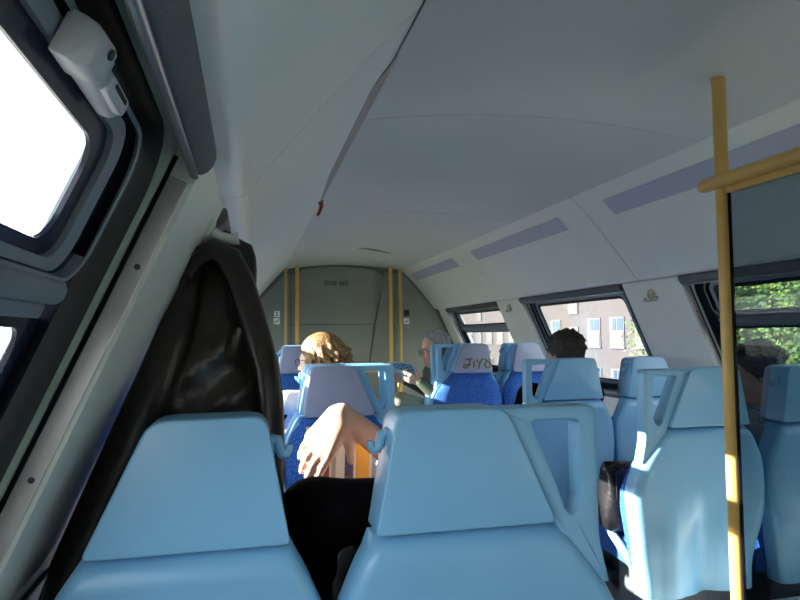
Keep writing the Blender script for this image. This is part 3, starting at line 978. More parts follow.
def hand(s, wrist, d, nrm, curl, right, sc=1.0, k=0.006, spread=1.0):
    w = np.array(wrist, float); d = unit(d); nrm = np.array(nrm, float); nrm = unit(nrm - d * (nrm @ d))
    lat = np.cross(d, nrm) * (1 if right else -1)     # towards the thumb
    for off, Lf, r, dk in ((0.030, 0.074, 0.0092, 0.086), (0.0095, 0.083, 0.0095, 0.090), (-0.011, 0.077, 0.0090, 0.086), (-0.030, 0.060, 0.0080, 0.078)):
        kn = w + (d * dk + lat * off - nrm * 0.004) * sc
        s.cap(w + (d * 0.012 + lat * off * 0.55) * sc, kn, 0.0165 * sc, 0.0125 * sc, k=0.014)
        ang = curl * 0.45; p = kn
        dd = unit(d + lat * off * 2.2 * spread)
        for q, fr in enumerate((0.46, 0.30, 0.24)):
            v = dd * math.cos(ang) + nrm * math.sin(ang)
            p2 = p + v * Lf * fr * sc
            s.cap(p, p2, r * (1.06 - 0.08 * q) * sc, r * (0.98 - 0.08 * q) * sc, k=k)
            p = p2; ang += curl * (0.75 if q == 0 else 0.6)
    b = w + (d * 0.022 + lat * 0.026 + nrm * 0.006) * sc
    v = unit(lat * 0.62 + d * 0.68 + nrm * 0.35)
    p1 = b + v * 0.042 * sc; v2 = unit(v + nrm * 0.35 + d * 0.3); p2 = p1 + v2 * 0.032 * sc
    s.cap(b, p1, 0.0155 * sc, 0.0115 * sc, k=0.012); s.cap(p1, p2, 0.0112 * sc, 0.0088 * sc, k=k)

def head_rot(yaw, pitch, roll):
    # yaw: + turns to the left (+x is the right at yaw 0, looking +y); pitch: + looks up
    return np.array(Matrix.Rotation(yaw, 3, 'Z') @ Matrix.Rotation(pitch, 3, 'X') @ Matrix.Rotation(roll, 3, 'Y'))

def head(s, c, R, sc):
    P = lambda x, y, z: np.array(c) + R @ (np.array([x, y, z]) * sc)
    E3 = lambda a, b, d_: (a * sc, b * sc, d_ * sc)
    s.ell(P(0, -0.012, 0.035), E3(0.076, 0.097, 0.088), R, k=0.01)
    s.ell(P(0, 0.028, -0.030), E3(0.060, 0.066, 0.084), R, k=0.03)
    s.ell(P(0, 0.060, -0.094), E3(0.030, 0.028, 0.024), R, k=0.025)
    s.cap(P(-0.042, 0.015, -0.072), P(0.042, 0.015, -0.072), 0.024 * sc, k=0.03)
    s.cap(P(-0.034, 0.080, 0.020), P(0.034, 0.080, 0.020), 0.011 * sc, k=0.015)
    for q in (-1, 1):
        s.ell(P(q * 0.040, 0.066, -0.030), E3(0.022, 0.022, 0.02), R, k=0.02)
        s.ell(P(q * 0.031, 0.098, 0.003), E3(0.016, 0.014, 0.011), R, k=0.010, sub=True)
    s.cap(P(0, 0.088, 0.006), P(0, 0.113, -0.030), 0.0075 * sc, 0.0125 * sc, k=0.008)
    for q in (-1, 1):
        s.ell(P(q * 0.010, 0.100, -0.036), E3(0.009, 0.010, 0.008), R, k=0.005)
    s.cap(P(-0.018, 0.088, -0.059), P(0.018, 0.088, -0.059), 0.0075 * sc, k=0.006)
    s.cap(P(-0.016, 0.086, -0.071), P(0.016, 0.086, -0.071), 0.0078 * sc, k=0.006)
    for q in (-1, 1):
        s.ell(P(q * 0.078, -0.008, -0.004), E3(0.010, 0.019, 0.032), R, k=0.006)
        s.ell(P(q * 0.086, -0.002, 0.000), E3(0.007, 0.010, 0.018), R, k=0.004, sub=True)
    return P

def arm_prims(s, sh, el, wr, infl=0.0, upto=1.0):
    sh, el, wr = map(lambda v: np.array(v, float), (sh, el, wr))
    s.cap(sh, el, 0.050 + infl, 0.040 + infl)
    s.cap(el, el + (wr - el) * upto, 0.040 + infl, (0.040 + (0.027 - 0.040) * upto) + infl * 0.9)

def person(label, pelvis, face, neck, shw, head_c, head_e, hsc, armL, armR, mats_, hairfn, legs=None, sleeve=(1.0, 1.0), h=0.007, glasses=False, chest_scale=1.0, hand_sc=1.0, hand_spread=1.0):
    """face: unit facing direction on the ground; armL/armR: (elbow, wrist, hand dir, palm normal, curl)"""
    pelvis = np.array(pelvis, float); neck = np.array(neck, float)
    f = unit([face[0], face[1], 0]); lat = np.array([f[1], -f[0], 0])       # lat: the figure's right
    R = head_rot(*head_e)
    up = unit(neck - pelvis)
    org = (pelvis[0], pelvis[1], 0.0)
    shL = neck - lat * shw - np.array([0, 0, 0.045]); shR = neck + lat * shw - np.array([0, 0, 0.045])
    if len(armL) > 5: shL = np.array(armL[5], float)
    if len(armR) > 5: shR = np.array(armR[5], float)
    hips = (pelvis - lat * 0.09, pelvis + lat * 0.09)
    if legs is None:
        legs = [(hp + f * 0.42 + np.array([0, 0, 0.0]) + sg * lat * 0.03, hp + f * 0.44 + sg * lat * 0.03 + np.array([0, 0, 0.09 - hp[2]])) for hp, sg in zip(hips, (-1, 1))]
    chest = neck - up * 0.17
    def torso(s, g):
        s.cap(pelvis - lat * 0.055, pelvis + lat * 0.055, 0.118 + g, k=0.05)
        for sg in (-1, 1):
            s.cap(pelvis + sg * lat * 0.055, chest + sg * lat * 0.065, 0.108 + g, (0.112 + g) * chest_scale, k=0.06)
        s.cap(shL, shR, 0.052 + g, k=0.05)
        s.cap(chest, neck - up * 0.05, 0.10 + g, 0.06 + g, k=0.05)
    def leg(s, g, kn=True):
        for hp, (kne, ank) in zip(hips, legs):
            s.cap(hp, kne, 0.082 + g, 0.056 + g, k=0.04)
            s.cap(kne, ank, 0.054 + g, 0.036 + g, k=0.02)
    b = SDF(0.03)
    torso(b, -0.008); leg(b, -0.008)
    for hp, (kne, ank) in zip(hips, legs):
        b.cap(ank, np.array(ank) + f * 0.13 + np.array([0, 0, -0.045]), 0.034, 0.026)
    arm_prims(b, shL, armL[0], armL[1]); arm_prims(b, shR, armR[0], armR[1])
    P = head(b, head_c, R, hsc)
    b.cap(P(0, -0.022, -0.055), neck + np.array([0, 0, -0.02]), 0.052, 0.056, k=0.03)
    hand(b, armL[1], armL[2], armL[3], armL[4], False)
    hand(b, armR[1], armR[2], armR[3], armR[4], True, hand_sc, 0.006, hand_spread)
    body = sdf_obj(b, h, 'person', mats_['skin'], org)
    tag(body, label, 'person')
    # upper garment
    j = SDF(0.03)
    torso(j, 0.010)
    arm_prims(j, shL, armL[0], armL[1], 0.013, sleeve[0]); arm_prims(j, shR, armR[0], armR[1], 0.013, sleeve[1])
    for sg, sh in ((-1, shL), (1, shR)):
        j.cap(neck + sg * lat * 0.05 - np.array([0, 0, 0.03]), sh, 0.045, 0.055, k=0.03)
    # collar
    for k_ in range(9):
        a = PI * (0.1 + 1.8 * k_ / 8) + PI / 2
        q = lambda aa: neck + np.array([0, 0, 0.0]) + 0.066 * (math.cos(aa) * lat + math.sin(aa) * f) + f * 0.005
        j.cap(q(a) + np.array([0, 0, -0.02]), q(a + 0.5) + np.array([0, 0, 0.012]), 0.013, 0.010, k=0.015)
    # sleeve creases
    for sh, ar in ((shL, armL), (shR, armR)):
        el = np.array(ar[0], float)
        for t in (0.45, 0.65, 0.85):
            c = sh + (el - sh) * t
            dd = unit(el - sh); pv = unit(np.cross(dd, [0.3, 0.2, 1]))
            j.cap(c - pv * 0.046 + dd * 0.012, c + pv * 0.046 - dd * 0.012, 0.018, 0.018, k=0.02)
    sdf_obj(j, 0.009, 'jacket' if mats_.get('jacket_name') is None else mats_['jacket_name'], mats_['top'], org, body)
    t = SDF(0.03)
    t.cap(pelvis - lat * 0.055 - np.array([0, 0, 0.02]), pelvis + lat * 0.055 - np.array([0, 0, 0.02]), 0.116, k=0.05)
    leg(t, 0.007)
    sdf_obj(t, 0.011, 'trousers', mats_['legs'], org, body)
    for hp, (kne, ank) in zip(hips, legs):
        s = SDF(0.02); a = np.array(ank, float)
        s.cap(a + [0, 0, -0.03], a + f * 0.15 + np.array([0, 0, -0.052]), 0.045, 0.036)
        s.cap(a + [0, 0, -0.035] - f * 0.02, a + f * 0.05 + np.array([0, 0, -0.04]), 0.046, 0.042)
        s.cut(a + np.array([0, 0, -0.088]), (0, 0, -1))
        sdf_obj(s, 0.009, 'shoe', 'shoe', org, body)
    # eyes
    O = Vector(org)
    for q in (-1, 1):
        m = MB(); m.ball(Vector(P(q * 0.031, 0.082, 0.003)) - O, 0.0115 * hsc, 12, 8)
        ey = m.build('eye', 'eye_white', body, smooth=4)
        m = MB(); m.ball(Vector(P(q * 0.031, 0.0905, 0.003)) - O, 0.0048 * hsc, 10, 6)
        m.build('iris', 'iris', ey, smooth=4)
        m = MB(); m.tube([Vector(P(q * 0.016, 0.093, 0.024)) - O, Vector(P(q * 0.032, 0.092, 0.029)) - O, Vector(P(q * 0.048, 0.080, 0.024)) - O], [0.003, 0.004, 0.002], 6)
        m.build('eyebrow', mats_['hair'], body)
    m = MB(); m.tube([Vector(P(-0.019, 0.093, -0.065)) - O, Vector(P(0, 0.0965, -0.064)) - O, Vector(P(0.019, 0.093, -0.065)) - O], [0.0015, 0.003, 0.0015], 6)
    m.build('lips', 'lips', body)
    hr = SDF(0.012)
    hairfn(hr, P, R, hsc)
    sdf_obj(hr, 0.0065, 'hair', mats_['hair'], org, body)
    if glasses:
        m = MB()
        for q in (-1, 1):
            lp = [Vector(P(q * 0.033 + 0.023 * math.cos(a * PI / 6), 0.106, 0.0 + 0.017 * math.sin(a * PI / 6))) - O for a in range(12)]
            m.tube(lp, 0.0018, 6, closed=True)
            m.tube([Vector(P(q * 0.056, 0.104, 0.004)) - O, Vector(P(q * 0.076, 0.06, 0.006)) - O, Vector(P(q * 0.082, 0.0, 0.006)) - O], 0.0018, 6)
        m.tube([Vector(P(-0.010, 0.107, 0.004)) - O, Vector(P(0.010, 0.107, 0.004)) - O], 0.0018, 6)
        m.build('glasses', 'dark_metal', body)
    return body, P

def hair_short(tuft=0.0, bald=False, grow=0.012):
    def fn(s, P, R, sc):
        g = grow
        s.ell(P(0, -0.016, 0.038), ((0.076 + g) * sc, (0.097 + g) * sc, (0.088 + g) * sc), R, k=0.004)
        s.ell(P(0, -0.058, -0.03), (0.062 * sc, 0.048 * sc, 0.06 * sc), R, k=0.02)
        nv = R @ np.array([0, 1.0, -0.62]); s.cut(P(0, 0.058, 0.055) if grow > 0.01 else P(0, 0.040, 0.086), nv)
        s.cut(P(0, 0, -0.085), R @ np.array([0, 0, -1.0]))
        for q in (-1, 1):
            s.ell(P(q * 0.09, 0.055, -0.03), (0.035 * sc, 0.05 * sc, 0.055 * sc), R, k=0.006, sub=True)
        if bald:
            s.ell(P(0, 0.05, 0.12), (0.055 * sc, 0.085 * sc, 0.05 * sc), R, k=0.01, sub=True)
        rnd = random.Random(3)
        if tuft > 0:
            for i in range(170):
                a = rnd.uniform(0, 2 * PI); z = rnd.uniform(-0.1, 1.0)
                c = math.sqrt(max(0, 1 - z * z))
                n_ = np.array([c * math.cos(a), c * math.sin(a), z])
                if n_[1] > 0.55 and n_[2] < 0.6: continue
                p = np.array([n_[0] * (0.076 + g), -0.016 + n_[1] * (0.097 + g), 0.038 + n_[2] * (0.088 + g)])
                q = p + n_ * tuft * rnd.uniform(0.5, 1.2) + np.array([rnd.uniform(-1, 1), rnd.uniform(-1, 1), rnd.uniform(-0.4, 1)]) * tuft * 0.5
                s.cap(P(*p), P(*q), 0.009 * sc, 0.0035 * sc, k=0.005)
    return fn

def hair_bob(s, P, R, sc):
    s.ell(P(0, -0.020, 0.040), (0.094 * sc, 0.112 * sc, 0.098 * sc), R, k=0.01)
    s.ell(P(0, -0.055, -0.035), (0.085 * sc, 0.070 * sc, 0.075 * sc), R, k=0.03)
    s.cut(P(0, 0.062, 0.050), R @ np.array([0, 1.0, -0.45]))
    for q in (-1, 1):
        s.ell(P(q * 0.085, 0.075, -0.035), (0.04 * sc, 0.05 * sc, 0.08 * sc), R, k=0.006, sub=True)
    rnd = random.Random(11)
    for i in range(230):
        a = rnd.uniform(0, 2 * PI); z = rnd.uniform(-0.75, 1.0)
        c = math.sqrt(max(0, 1 - z * z))
        n_ = np.array([c * math.cos(a), c * math.sin(a), z])
        if n_[1] > 0.45 and n_[2] < 0.55: continue
        p = np.array([n_[0] * 0.092, -0.024 + n_[1] * 0.110, 0.022 + n_[2] * 0.106])
        dn = np.array([n_[0] * 0.35 + rnd.uniform(-0.2, 0.2), n_[1] * 0.35 - 0.2, -0.9 + rnd.uniform(-0.2, 0.5)])
        q = p + dn * rnd.uniform(0.03, 0.055) + n_ * 0.004
        q2 = q + dn * 0.02 + n_ * rnd.uniform(-0.004, 0.010)
        s.cap(P(*p), P(*q), 0.009 * sc, 0.008 * sc, k=0.004)
        s.cap(P(*q), P(*q2), 0.008 * sc, 0.003 * sc, k=0.004)

# 1. the reader in the nearest aisle seat: only an arm, a sleeve and the newspaper show
reader, _ = person('person in black hunched behind the central seat, bare sunlit hand on a newspaper',
    (0.36, 1.40, 0.545), (0, 1), (0.37, 1.375, 0.90), 0.19, (0.455, 1.44, 0.945), (-0.15, -0.75, 0.0), 0.92,
    ((0.085, 1.350, 0.635), (0.225, 1.55, 0.68), (0.3, 0.6, 0.5), (0.8, 0.1, -0.2), 0.9, (0.125, 1.305, 0.895)),
    ((0.425, 1.575, 0.885), (0.222, 1.590, 1.055), (-0.55, 0.05, -0.80), (0.35, 0.85, -0.25), 0.42, (0.555, 1.36, 0.880)),
    dict(skin='skin_fair', hair='hair_brown', top='cloth_black', legs='cloth_black'), hair_short(0.0), sleeve=(1.0, 0.32), h=0.0055, hand_sc=1.13, hand_spread=0.15)
# pale blue shirt cuff on the bare forearm
m = MB()
a_ = Vector((0.425, 1.575, 0.885)); b_ = Vector((0.222, 1.590, 1.055)); o_ = Vector((0.36, 1.40, 0))
m.tube([a_.lerp(b_, t) - o_ for t in (0.30, 0.36, 0.44)], [0.050, 0.049, 0.047], 16)
m.build('cuff', 'cuff_blue', reader, smooth=1.0, label='pale blue shirt cuff')

# newspaper held in front of the reader
def sheet(name, label, cat, W_, H_, nx, ny, shape, colour, mats_, th=0.0012):
    vs = []; fs = []; mi = []
    for j in range(ny + 1):
        for i in range(nx + 1):
            vs.append(shape(i / nx, j / ny, 0))
    for j in range(ny + 1):
        for i in range(nx + 1):
            vs.append(shape(i / nx, j / ny, th))
    n1 = (nx + 1) * (ny + 1)
    ix = lambda i, j: j * (nx + 1) + i
    for j in range(ny):
        for i in range(nx):
            q = (ix(i, j), ix(i + 1, j), ix(i + 1, j + 1), ix(i, j + 1))
            c = colour((i + 0.5) / nx, (j + 0.5) / ny)
            fs.append(q); mi.append(c)
            fs.append(tuple(n1 + k_ for k_ in reversed(q))); mi.append(c)
    m = MB(); m.v = vs; m.f = fs; m.mi = mi
    o = m.build(name, mats_, None, smooth=4)
    tag(o, label, cat)
    return o
def np_shape(u, v, d):
    # u across (left to right), v up; folded page bellied away from the reader
    x = 0.130 + 0.235 * u + 0.012 * v
    z = 0.800 + 0.215 * v - 0.050 * u * v + 0.02 * u
    y = 1.640 + 0.035 * v + 0.030 * math.sin(PI * u) - d
    return (x, y, z)
def np_col(u, v):
    if v > 0.88: return 1 if (int(u * 14) % 3) else 0
    if 0.20 < u < 0.27: return 3
    if 0.44 < u < 0.55 and 0.32 < v < 0.80: return 4 if 0.46 < u < 0.53 and 0.38 < v < 0.74 else 3
    if 0.58 < u < 0.72 and 0.30 < v < 0.86: return 2
    if 0.36 < u < 0.80 and v >= 0.80: return 2
    if v < 0.22 and 0.5 < u < 0.65: return 4
    if u < 0.18: return 1 if int(v * 26) % 2 else 0
    return 0 if int(u * 20) % 3 else 1
sheet('newspaper', 'newspaper page with orange and plum print held in the sunlit hand', 'newspaper', 0, 0, 40, 26, np_shape, np_col, ['paper', 'print_grey', 'print_orange', 'print_plum', 'print_navy'])

# 2. the blond woman in the third left row
woman, wP = person('person with short blond hair and white jacket, seen from behind, looking left',
    (0.345, 3.20, 0.545), (-0.25, 1), (0.33, 3.14, 0.965), 0.165, (0.330, 3.135, 1.130), (1.0, -0.10, 0.0), 0.98,
    ((0.12, 3.22, 0.68), (0.22, 3.42, 0.66), (0.4, 0.8, -0.1), (0.2, -0.1, -1), 0.5),
    ((0.56, 3.25, 0.68), (0.46, 3.45, 0.66), (-0.4, 0.8, -0.1), (-0.2, -0.1, -1), 0.5),
    dict(skin='skin_fair', hair='hair_blond', top='cloth_white', legs='cloth_denim'), hair_bob, glasses=True)
m = MB()
o_ = Vector((0.36, 3.20, 0))
m.tube([Vector(p) - o_ for p in [(0.27, 3.10, 0.945), (0.21, 3.055, 0.925), (0.165, 3.045, 0.865), (0.14, 3.06, 0.80), (0.15, 3.08, 0.70)]], 0.011, 8)
m.build('bag_strap', 'cloth_black', woman, smooth=1.0, label='black bag strap')

# 3. the dark-haired man in the second right row
man, _ = person('person with short dark brown hair and dark jacket, seen from behind',
    (1.56, 3.30, 0.545), (0, 1), (1.65, 3.22, 0.955), 0.18, (1.675, 3.21, 1.122), (0.25, -0.12, 0.05), 1.02,
    ((1.40, 3.32, 0.70), (1.44, 3.55, 0.66), (0.3, 0.8, -0.1), (0.2, -0.1, -1), 0.5),
    ((1.88, 3.36, 0.72), (1.74, 3.56, 0.66), (-0.3, 0.8, -0.1), (-0.2, -0.1, -1), 0.5),
    dict(skin='skin_ruddy', hair='hair_brown', top='cloth_black', legs='cloth_denim'), hair_short(0.009, grow=0.014))

# 4. the grey man with glasses, sitting sideways in the fourth right row and reading
elder, _ = person('person with grey hair and glasses in a dark olive jacket reading a magazine, in profile',
    (1.50, 4.86, 0.60), (-1, -0.10), (1.435, 4.80, 0.985), 0.17, (1.392, 4.765, 1.130), (1.62, -0.22, 0.0), 1.10,
    ((1.38, 4.60, 0.765), (1.235, 4.625, 0.895), (-0.85, 0.10, 0.35), (-0.1, 0.8, 0.45), 0.8),
    ((1.42, 5.00, 0.78), (1.17, 4.84, 0.90), (-0.85, -0.25, 0.25), (-0.1, -0.8, 0.45), 0.8),
    dict(skin='skin_ruddy', hair='hair_grey', top='cloth_olive', legs='cloth_khaki'), hair_short(0.004, grow=0.009), glasses=True,
    legs=[(np.array([1.10, 4.68, 0.755]), np.array([0.98, 4.80, 0.42])), (np.array([1.13, 4.92, 0.62]), np.array([1.10, 4.95, 0.09]))])
MG = [Vector(p) for p in ((0.985, 4.72, 1.035), (1.20, 4.80, 1.03), (1.265, 4.655, 0.875), (1.075, 4.60, 0.945))]
def mg_shape(u, v, d):
    p = (MG[0] * (1 - v) + MG[1] * v) * (1 - u) + (MG[3] * (1 - v) + MG[2] * v) * u
    return (p.x, p.y + d, p.z + 0.012 * math.sin(PI * v) - d)
def mg_col(u, v):
    if u < 0.10: return 2
    if 0.15 < u < 0.55: return 0 if (int(u * 17) + int(v * 9)) % 3 else 1
    if 0.55 < u < 0.7: return 1 if int(v * 10) % 2 else 2
    return 0 if int(u * 15) % 2 else 1
sheet('magazine', 'blue magazine held open by the man in glasses', 'magazine', 0, 0, 20, 12, mg_shape, mg_col, ['print_blue', 'print_sky', 'print_white'])

# 5. the dark-haired person behind the glass at the right
win_p, _ = person('person with black hair in a speckled grey shirt behind the glass screen',
    (2.05, 2.36, 0.545), (-0.3, 1), (2.06, 2.30, 0.925), 0.165, (2.055, 2.275, 1.072), (1.05, -0.25, -0.10), 0.95,
    ((1.83, 2.34, 0.68), (1.90, 2.55, 0.62), (0.3, 0.8, -0.1), (0.2, -0.1, -1), 0.5),
    ((2.24, 2.40, 0.68), (2.14, 2.60, 0.64), (-0.3, 0.8, -0.1), (-0.2, -0.1, -1), 0.5),
    dict(skin='skin_tan', hair='hair_black', top='cloth_mesh', legs='cloth_denim', jacket_name='shirt'), hair_short(0.010, grow=0.014))

# ------------------------------------------------------------------ leather coat on the left hook
def leather_coat():
    # silhouette rows: z, left x, right x, y centre
    rows = [(1.452, -0.060, -0.020, 1.372), (1.440, -0.088, 0.004, 1.37), (1.415, -0.112, 0.012, 1.365), (1.385, -0.124, 0.014, 1.36), (1.34, -0.132, 0.012, 1.352), (1.29, -0.146, 0.018, 1.345),
            (1.24, -0.170, 0.030, 1.34), (1.19, -0.195, 0.044, 1.335), (1.13, -0.222, 0.056, 1.33), (1.06, -0.252, 0.060, 1.33), (0.98, -0.290, 0.060, 1.33), (0.90, -0.326, 0.060, 1.33), (0.80, -0.370, 0.058, 1.335), (0.70, -0.405, 0.055, 1.34), (0.62, -0.41, 0.050, 1.345), (0.57, -0.405, 0.045, 1.345)]
    zz = [r[0] for r in rows]
    N = 60; M = 56
    loops = []
    for i in range(N + 1):
        z = 1.452 + (0.57 - 1.452) * (i / N) ** 1.05
        xl = np.interp(-z, [-a for a in zz], [r[1] for r in rows]); xr = np.interp(-z, [-a for a in zz], [r[2] for r in rows]); yc = np.interp(-z, [-a for a in zz], [r[3] for r in rows])
        g = sstep(1.46, 1.20, z)
        hw = (xr - xl) / 2; xc = (xl + xr) / 2
        dep = 0.022 + 0.045 * g
        lp = []
        for j in range(M):
            a = 2 * PI * j / M
            ca, sa = math.cos(a), math.sin(a)
            x = xc + hw * ca * (abs(ca) ** -0.15 if abs(ca) > 1e-3 else 1) if abs(ca) > 0.02 else xc
            x = max(xl, min(xr, x))
            u = (x - xl) / (xr - xl)
            fold = 0.0
            if sa < 0:
                fold = 0.017 * g * (math.sin(9 * u + 5.0 * (1.45 - z)) + 0.5 * math.sin(17 * u - 6 * (1.45 - z) + 1.3)) * (-sa)
                xx = x - 0.02
                for (z0, sl_, am, wd_) in ((1.31, 1.05, 0.020, 0.020), (1.17, 0.75, 0.022, 0.022), (1.03, 0.60, 0.018, 0.024), (1.38, 2.2, 0.014, 0.022)):
                    fold -= am * g * (-sa) * math.exp(-((z - z0 - sl_ * xx - 0.9 * xx * xx) / wd_) ** 2)
            lp.append((x, yc + dep * sa * (0.8 if sa > 0 else 1.0) + fold, z))
        loops.append(lp)
    m = MB(); m.loft(loops)
    e = empty('leather_coat', (-0.06, 1.36, 0.57), 0, 'dark brown leather coat hanging from the near left hook behind the window seat', 'coat')
    L = Vector(e.location)
    m.v = [tuple(Vector(v) - L) for v in m.v]
    m.build('coat_body', 'leather', e, smooth=4)
    # front edge folded over from the collar, running down the right side
    path = [(-0.128, 1.315, 1.330), (-0.122, 1.310, 1.375), (-0.105, 1.305, 1.405), (-0.072, 1.302, 1.423), (-0.040, 1.298, 1.405), (-0.018, 1.29, 1.360), (0.000, 1.283, 1.300), (0.018, 1.275, 1.240), (0.032, 1.270, 1.190), (0.040, 1.265, 1.130), (0.042, 1.265, 1.06), (0.040, 1.265, 0.95), (0.036, 1.268, 0.82), (0.032, 1.275, 0.70), (0.030, 1.28, 0.62)]
    wd = [0.010, 0.016, 0.020, 0.024, 0.026, 0.026, 0.026, 0.025, 0.024, 0.024, 0.024, 0.024, 0.023, 0.022, 0.016]
    loops = []
    pv = [Vector(p) - L for p in path]
    for i, p in enumerate(pv):
        d = (pv[min(i + 1, len(pv) - 1)] - pv[max(i - 1, 0)]).normalized()
        side = d.cross(Vector((0, 1, 0))).normalized()
        lp = []
        for k_ in range(10):
            a = 2 * PI * k_ / 10
            lp.append(p + side * wd[i] * math.cos(a) + Vector((0, 0.013, 0)) * math.sin(a) + Vector((0, 0.012, 0)) * math.cos(a))
        loops.append(lp)
    m = MB(); m.loft(loops); m.build('front_edge', 'leather', e, smooth=4)
    # piped seam on the fold
    m = MB(); m.tube([Vector(p) - L + Vector((-0.020, -0.010, -0.004)) for p in path[1:12]], 0.0035, 6); m.build('seam', 'leather_edge', e, smooth=4)
    # sleeve hanging across the left of the coat
    s = MB()
    sp = [(-0.115, 1.30, 1.36), (-0.135, 1.285, 1.27), (-0.165, 1.275, 1.17), (-0.21, 1.27, 1.06), (-0.255, 1.275, 0.95), (-0.30, 1.28, 0.84), (-0.33, 1.285, 0.76)]
    s.tube([Vector(p) - L for p in sp], [0.016, 0.034, 0.044, 0.048, 0.046, 0.042, 0.036], 14)
    for i, v in enumerate(s.v):
        q = 0.005 * math.sin(60 * v[2] + 20 * v[0]); s.v[i] = (v[0] + q, v[1] + 0.8 * q, v[2])
    s.build('sleeve', 'leather', e, smooth=4)
    # hanging loop over the peg
    m = MB(); lp = [Vector((-0.048 + 0.010 * math.cos(a * PI / 6), 1.345, 1.448 + 0.016 * math.sin(a * PI / 6))) - L for a in range(12)]
    m.tube(lp, 0.003, 6, closed=True); m.build('hanging_loop', 'leather_edge', e)
leather_coat()

# ------------------------------------------------------------------ black handbag on the seat by the aisle
def handbag():
    e = empty('handbag', (1.455, 2.335, 0.468), -0.02, 'glossy black handbag with a silver clasp standing on the aisle seat', 'bag')
    loops = []
    for z, hx, hy in ((0.0, 0.075, 0.05), (0.012, 0.088, 0.06), (0.06, 0.092, 0.066), (0.12, 0.090, 0.062), (0.18, 0.086, 0.052), (0.225, 0.084, 0.038), (0.25, 0.080, 0.022), (0.258, 0.072, 0.012)):
        lp = []
        for k_ in range(28):
            a = 2 * PI * k_ / 28
            c, s_ = math.cos(a), math.sin(a)
            sg = lambda v: math.copysign(abs(v) ** 0.5, v)
            w_ = 0.004 * math.sin(5 * a + 20 * z)
            lp.append((hx * sg(c) + w_, hy * sg(s_) + w_, z + (0.008 * math.sin(3 * a) if z > 0.2 else 0)))
        loops.append(lp)
    MB().loft(loops).build('body', 'bag_black', e, smooth=1.4)
    f = MB(); f.prism_y(round_poly([(-0.07, 0.245), (0.07, 0.245), (0.066, 0.12), (0.0, 0.095), (-0.066, 0.12)], 0.02, 4), -0.074, -0.066)
    f.build('flap', 'bag_black', e, smooth=0.8, bevel=0.003)
    c = MB()
    c.tube([(0.028 * math.cos(a * PI / 8), -0.080, 0.10 + 0.012 * math.sin(a * PI / 8)) for a in range(16)], 0.0035, 6, closed=True)
    c.ball((0.0, -0.08, 0.112), (0.008, 0.006, 0.012), 10, 6)
    c.build('clasp', 'chrome', e, smooth=1.0, label='silver clasp')
    h = MB(); h.tube([(-0.055, 0, 0.245), (-0.045, -0.020, 0.250), (0.0, -0.045, 0.235), (0.045, -0.020, 0.250), (0.055, 0, 0.245)], 0.006, 8)
    h.build('handle', 'bag_black', e, smooth=1.0)
handbag()

# ------------------------------------------------------------------ outside: apartment block, trees, ground
m = MB(); m.box(-120, 160, -120, 160, -2.8, -2.5)
o = m.build('ground', 'ground'); o['kind'] = 'structure'

def apartment():
    X0, YA, YZ = 20.0, 25.5, 92.0
    e = empty('apartment_block', (X0, YA, -2.5), 0, 'pale plaster apartment block with rows of white framed windows outside the right windows', 'building')
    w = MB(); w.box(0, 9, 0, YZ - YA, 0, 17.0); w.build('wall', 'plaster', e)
    r = MB(); r.prism_y([(-0.4, 17.0), (9.4, 17.0), (4.5, 19.5)], -0.3, YZ - YA + 0.3); r.build('roof', 'roof_tile', e)
    fr = MB(); fr.box(-0.06, 0.06, -0.72, 0.72, -0.98, 0.74); fr.box(-0.10, 0.0, -0.78, 0.78, -1.04, -0.95)
    f0 = fr.build('window', 'frame_white', None, bevel=0.01)
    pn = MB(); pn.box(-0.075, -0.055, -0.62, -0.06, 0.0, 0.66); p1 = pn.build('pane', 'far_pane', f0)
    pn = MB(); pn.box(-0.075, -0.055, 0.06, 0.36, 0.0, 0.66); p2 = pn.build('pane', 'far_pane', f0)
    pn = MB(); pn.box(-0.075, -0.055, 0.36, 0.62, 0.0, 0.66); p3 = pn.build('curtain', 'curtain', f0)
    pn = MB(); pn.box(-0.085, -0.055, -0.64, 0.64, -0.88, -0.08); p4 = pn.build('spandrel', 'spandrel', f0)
    first = True
    for rz in (0.95, 3.85, 6.75, 9.65, 12.55):
        for c in range(26):
            y = 1.7 + 2.45 * c
            if c % 7 == 4: continue
            q = f0 if first else copy_tree(f0)
            first = False
            q.parent = e
            q.location = (0, y, rz)
    # stairwell bays with tall white windows
    for c in (4, 11, 18, 25):
        b = MB(); b.box(-0.08, 0.05, -0.6, 0.6, 0.0, 2.1)
        for zz in (2.0, 4.9, 7.8, 10.7):
            q = b.build('stair_window', 'frame_white', e)
            q.location = (0, 1.7 + 2.45 * c, zz)
            g = MB(); g.box(-0.09, -0.07, -0.5, 0.5, 0.1, 2.0); g.build('pane', 'curtain', q)
apartment()

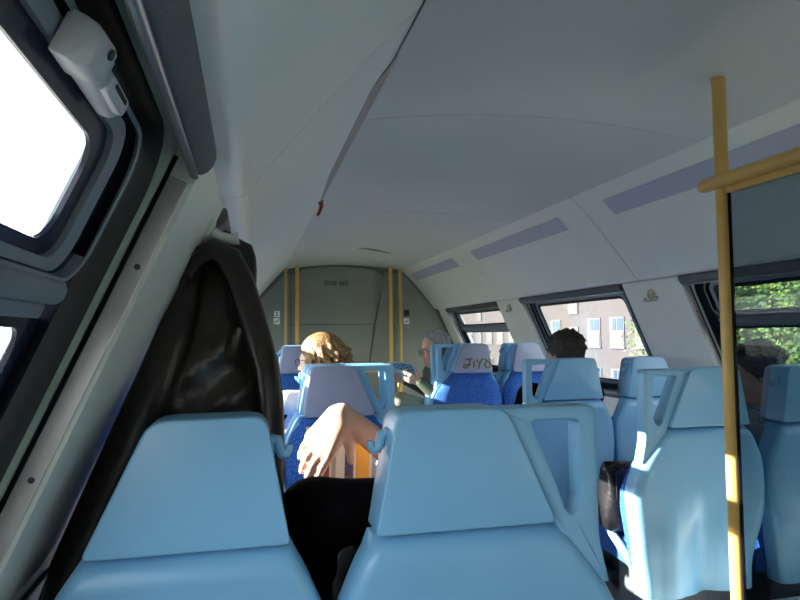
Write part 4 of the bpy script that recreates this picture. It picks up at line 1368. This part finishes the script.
def tree(x, y, hgt, rad, seed, label):
    rnd = random.Random(seed)
    e = empty('leafy_tree', (x, y, -2.5), 0, label, 'tree', 'green trees outside the right windows')
    t = MB(); t.tube([(0, 0, 0), (0.05, 0.05, hgt * 0.35), (-0.05, 0.1, hgt * 0.7)], [0.18, 0.13, 0.06], 10)
    for k_ in range(5):
        a = rnd.uniform(0, 2 * PI)
        t.tube([(0, 0.05, hgt * (0.3 + 0.07 * k_)), (rad * 0.6 * math.cos(a), rad * 0.6 * math.sin(a), hgt * (0.5 + 0.08 * k_))], [0.07, 0.025], 7)
    t.build('trunk', 'bark', e, smooth=1.0)
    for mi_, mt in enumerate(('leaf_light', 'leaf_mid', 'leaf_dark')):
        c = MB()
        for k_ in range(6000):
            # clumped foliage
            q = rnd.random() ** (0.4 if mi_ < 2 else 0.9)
            a = rnd.uniform(0, 2 * PI); z = rnd.uniform(-1, 1); cc = math.sqrt(1 - z * z)
            bump_ = 1 + 0.18 * math.sin(5 * a + seed) * math.cos(4 * z * 2 + seed)
            p = Vector((rad * q * bump_ * cc * math.cos(a), rad * q * bump_ * cc * math.sin(a), hgt * 0.60 + hgt * 0.44 * q * bump_ * z))
            d = Vector((rnd.uniform(-1, 1), rnd.uniform(-1, 1), rnd.uniform(-1, 0.6))).normalized()
            s_ = d.orthogonal().normalized() * 0.042; d = d * 0.095
            c.add([p, p + d * 0.5 + s_, p + d, p + d * 0.5 - s_], [(0, 1, 2, 3)])
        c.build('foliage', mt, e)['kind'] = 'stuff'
for i, (x, y, hh, rr) in enumerate([(10.5, 12.4, 6.6, 2.0), (9.3, 7.4, 6.2, 1.95), (15.4, 10.0, 8.6, 2.4), (11.2, 2.6, 6.6, 1.9), (9.6, -2.0, 6.2, 1.9)]):
    tree(x, y, hh, rr, 20 + i, ['green tree nearest the apartment block, by the far edge of the glass screen view', 'small bright green tree closest to the train at the right window', 'tall green tree standing behind the smaller ones at the right window', 'green tree at the right edge of the view through the glass', 'green tree outside beside the stairwell, past the right picture edge'][i])
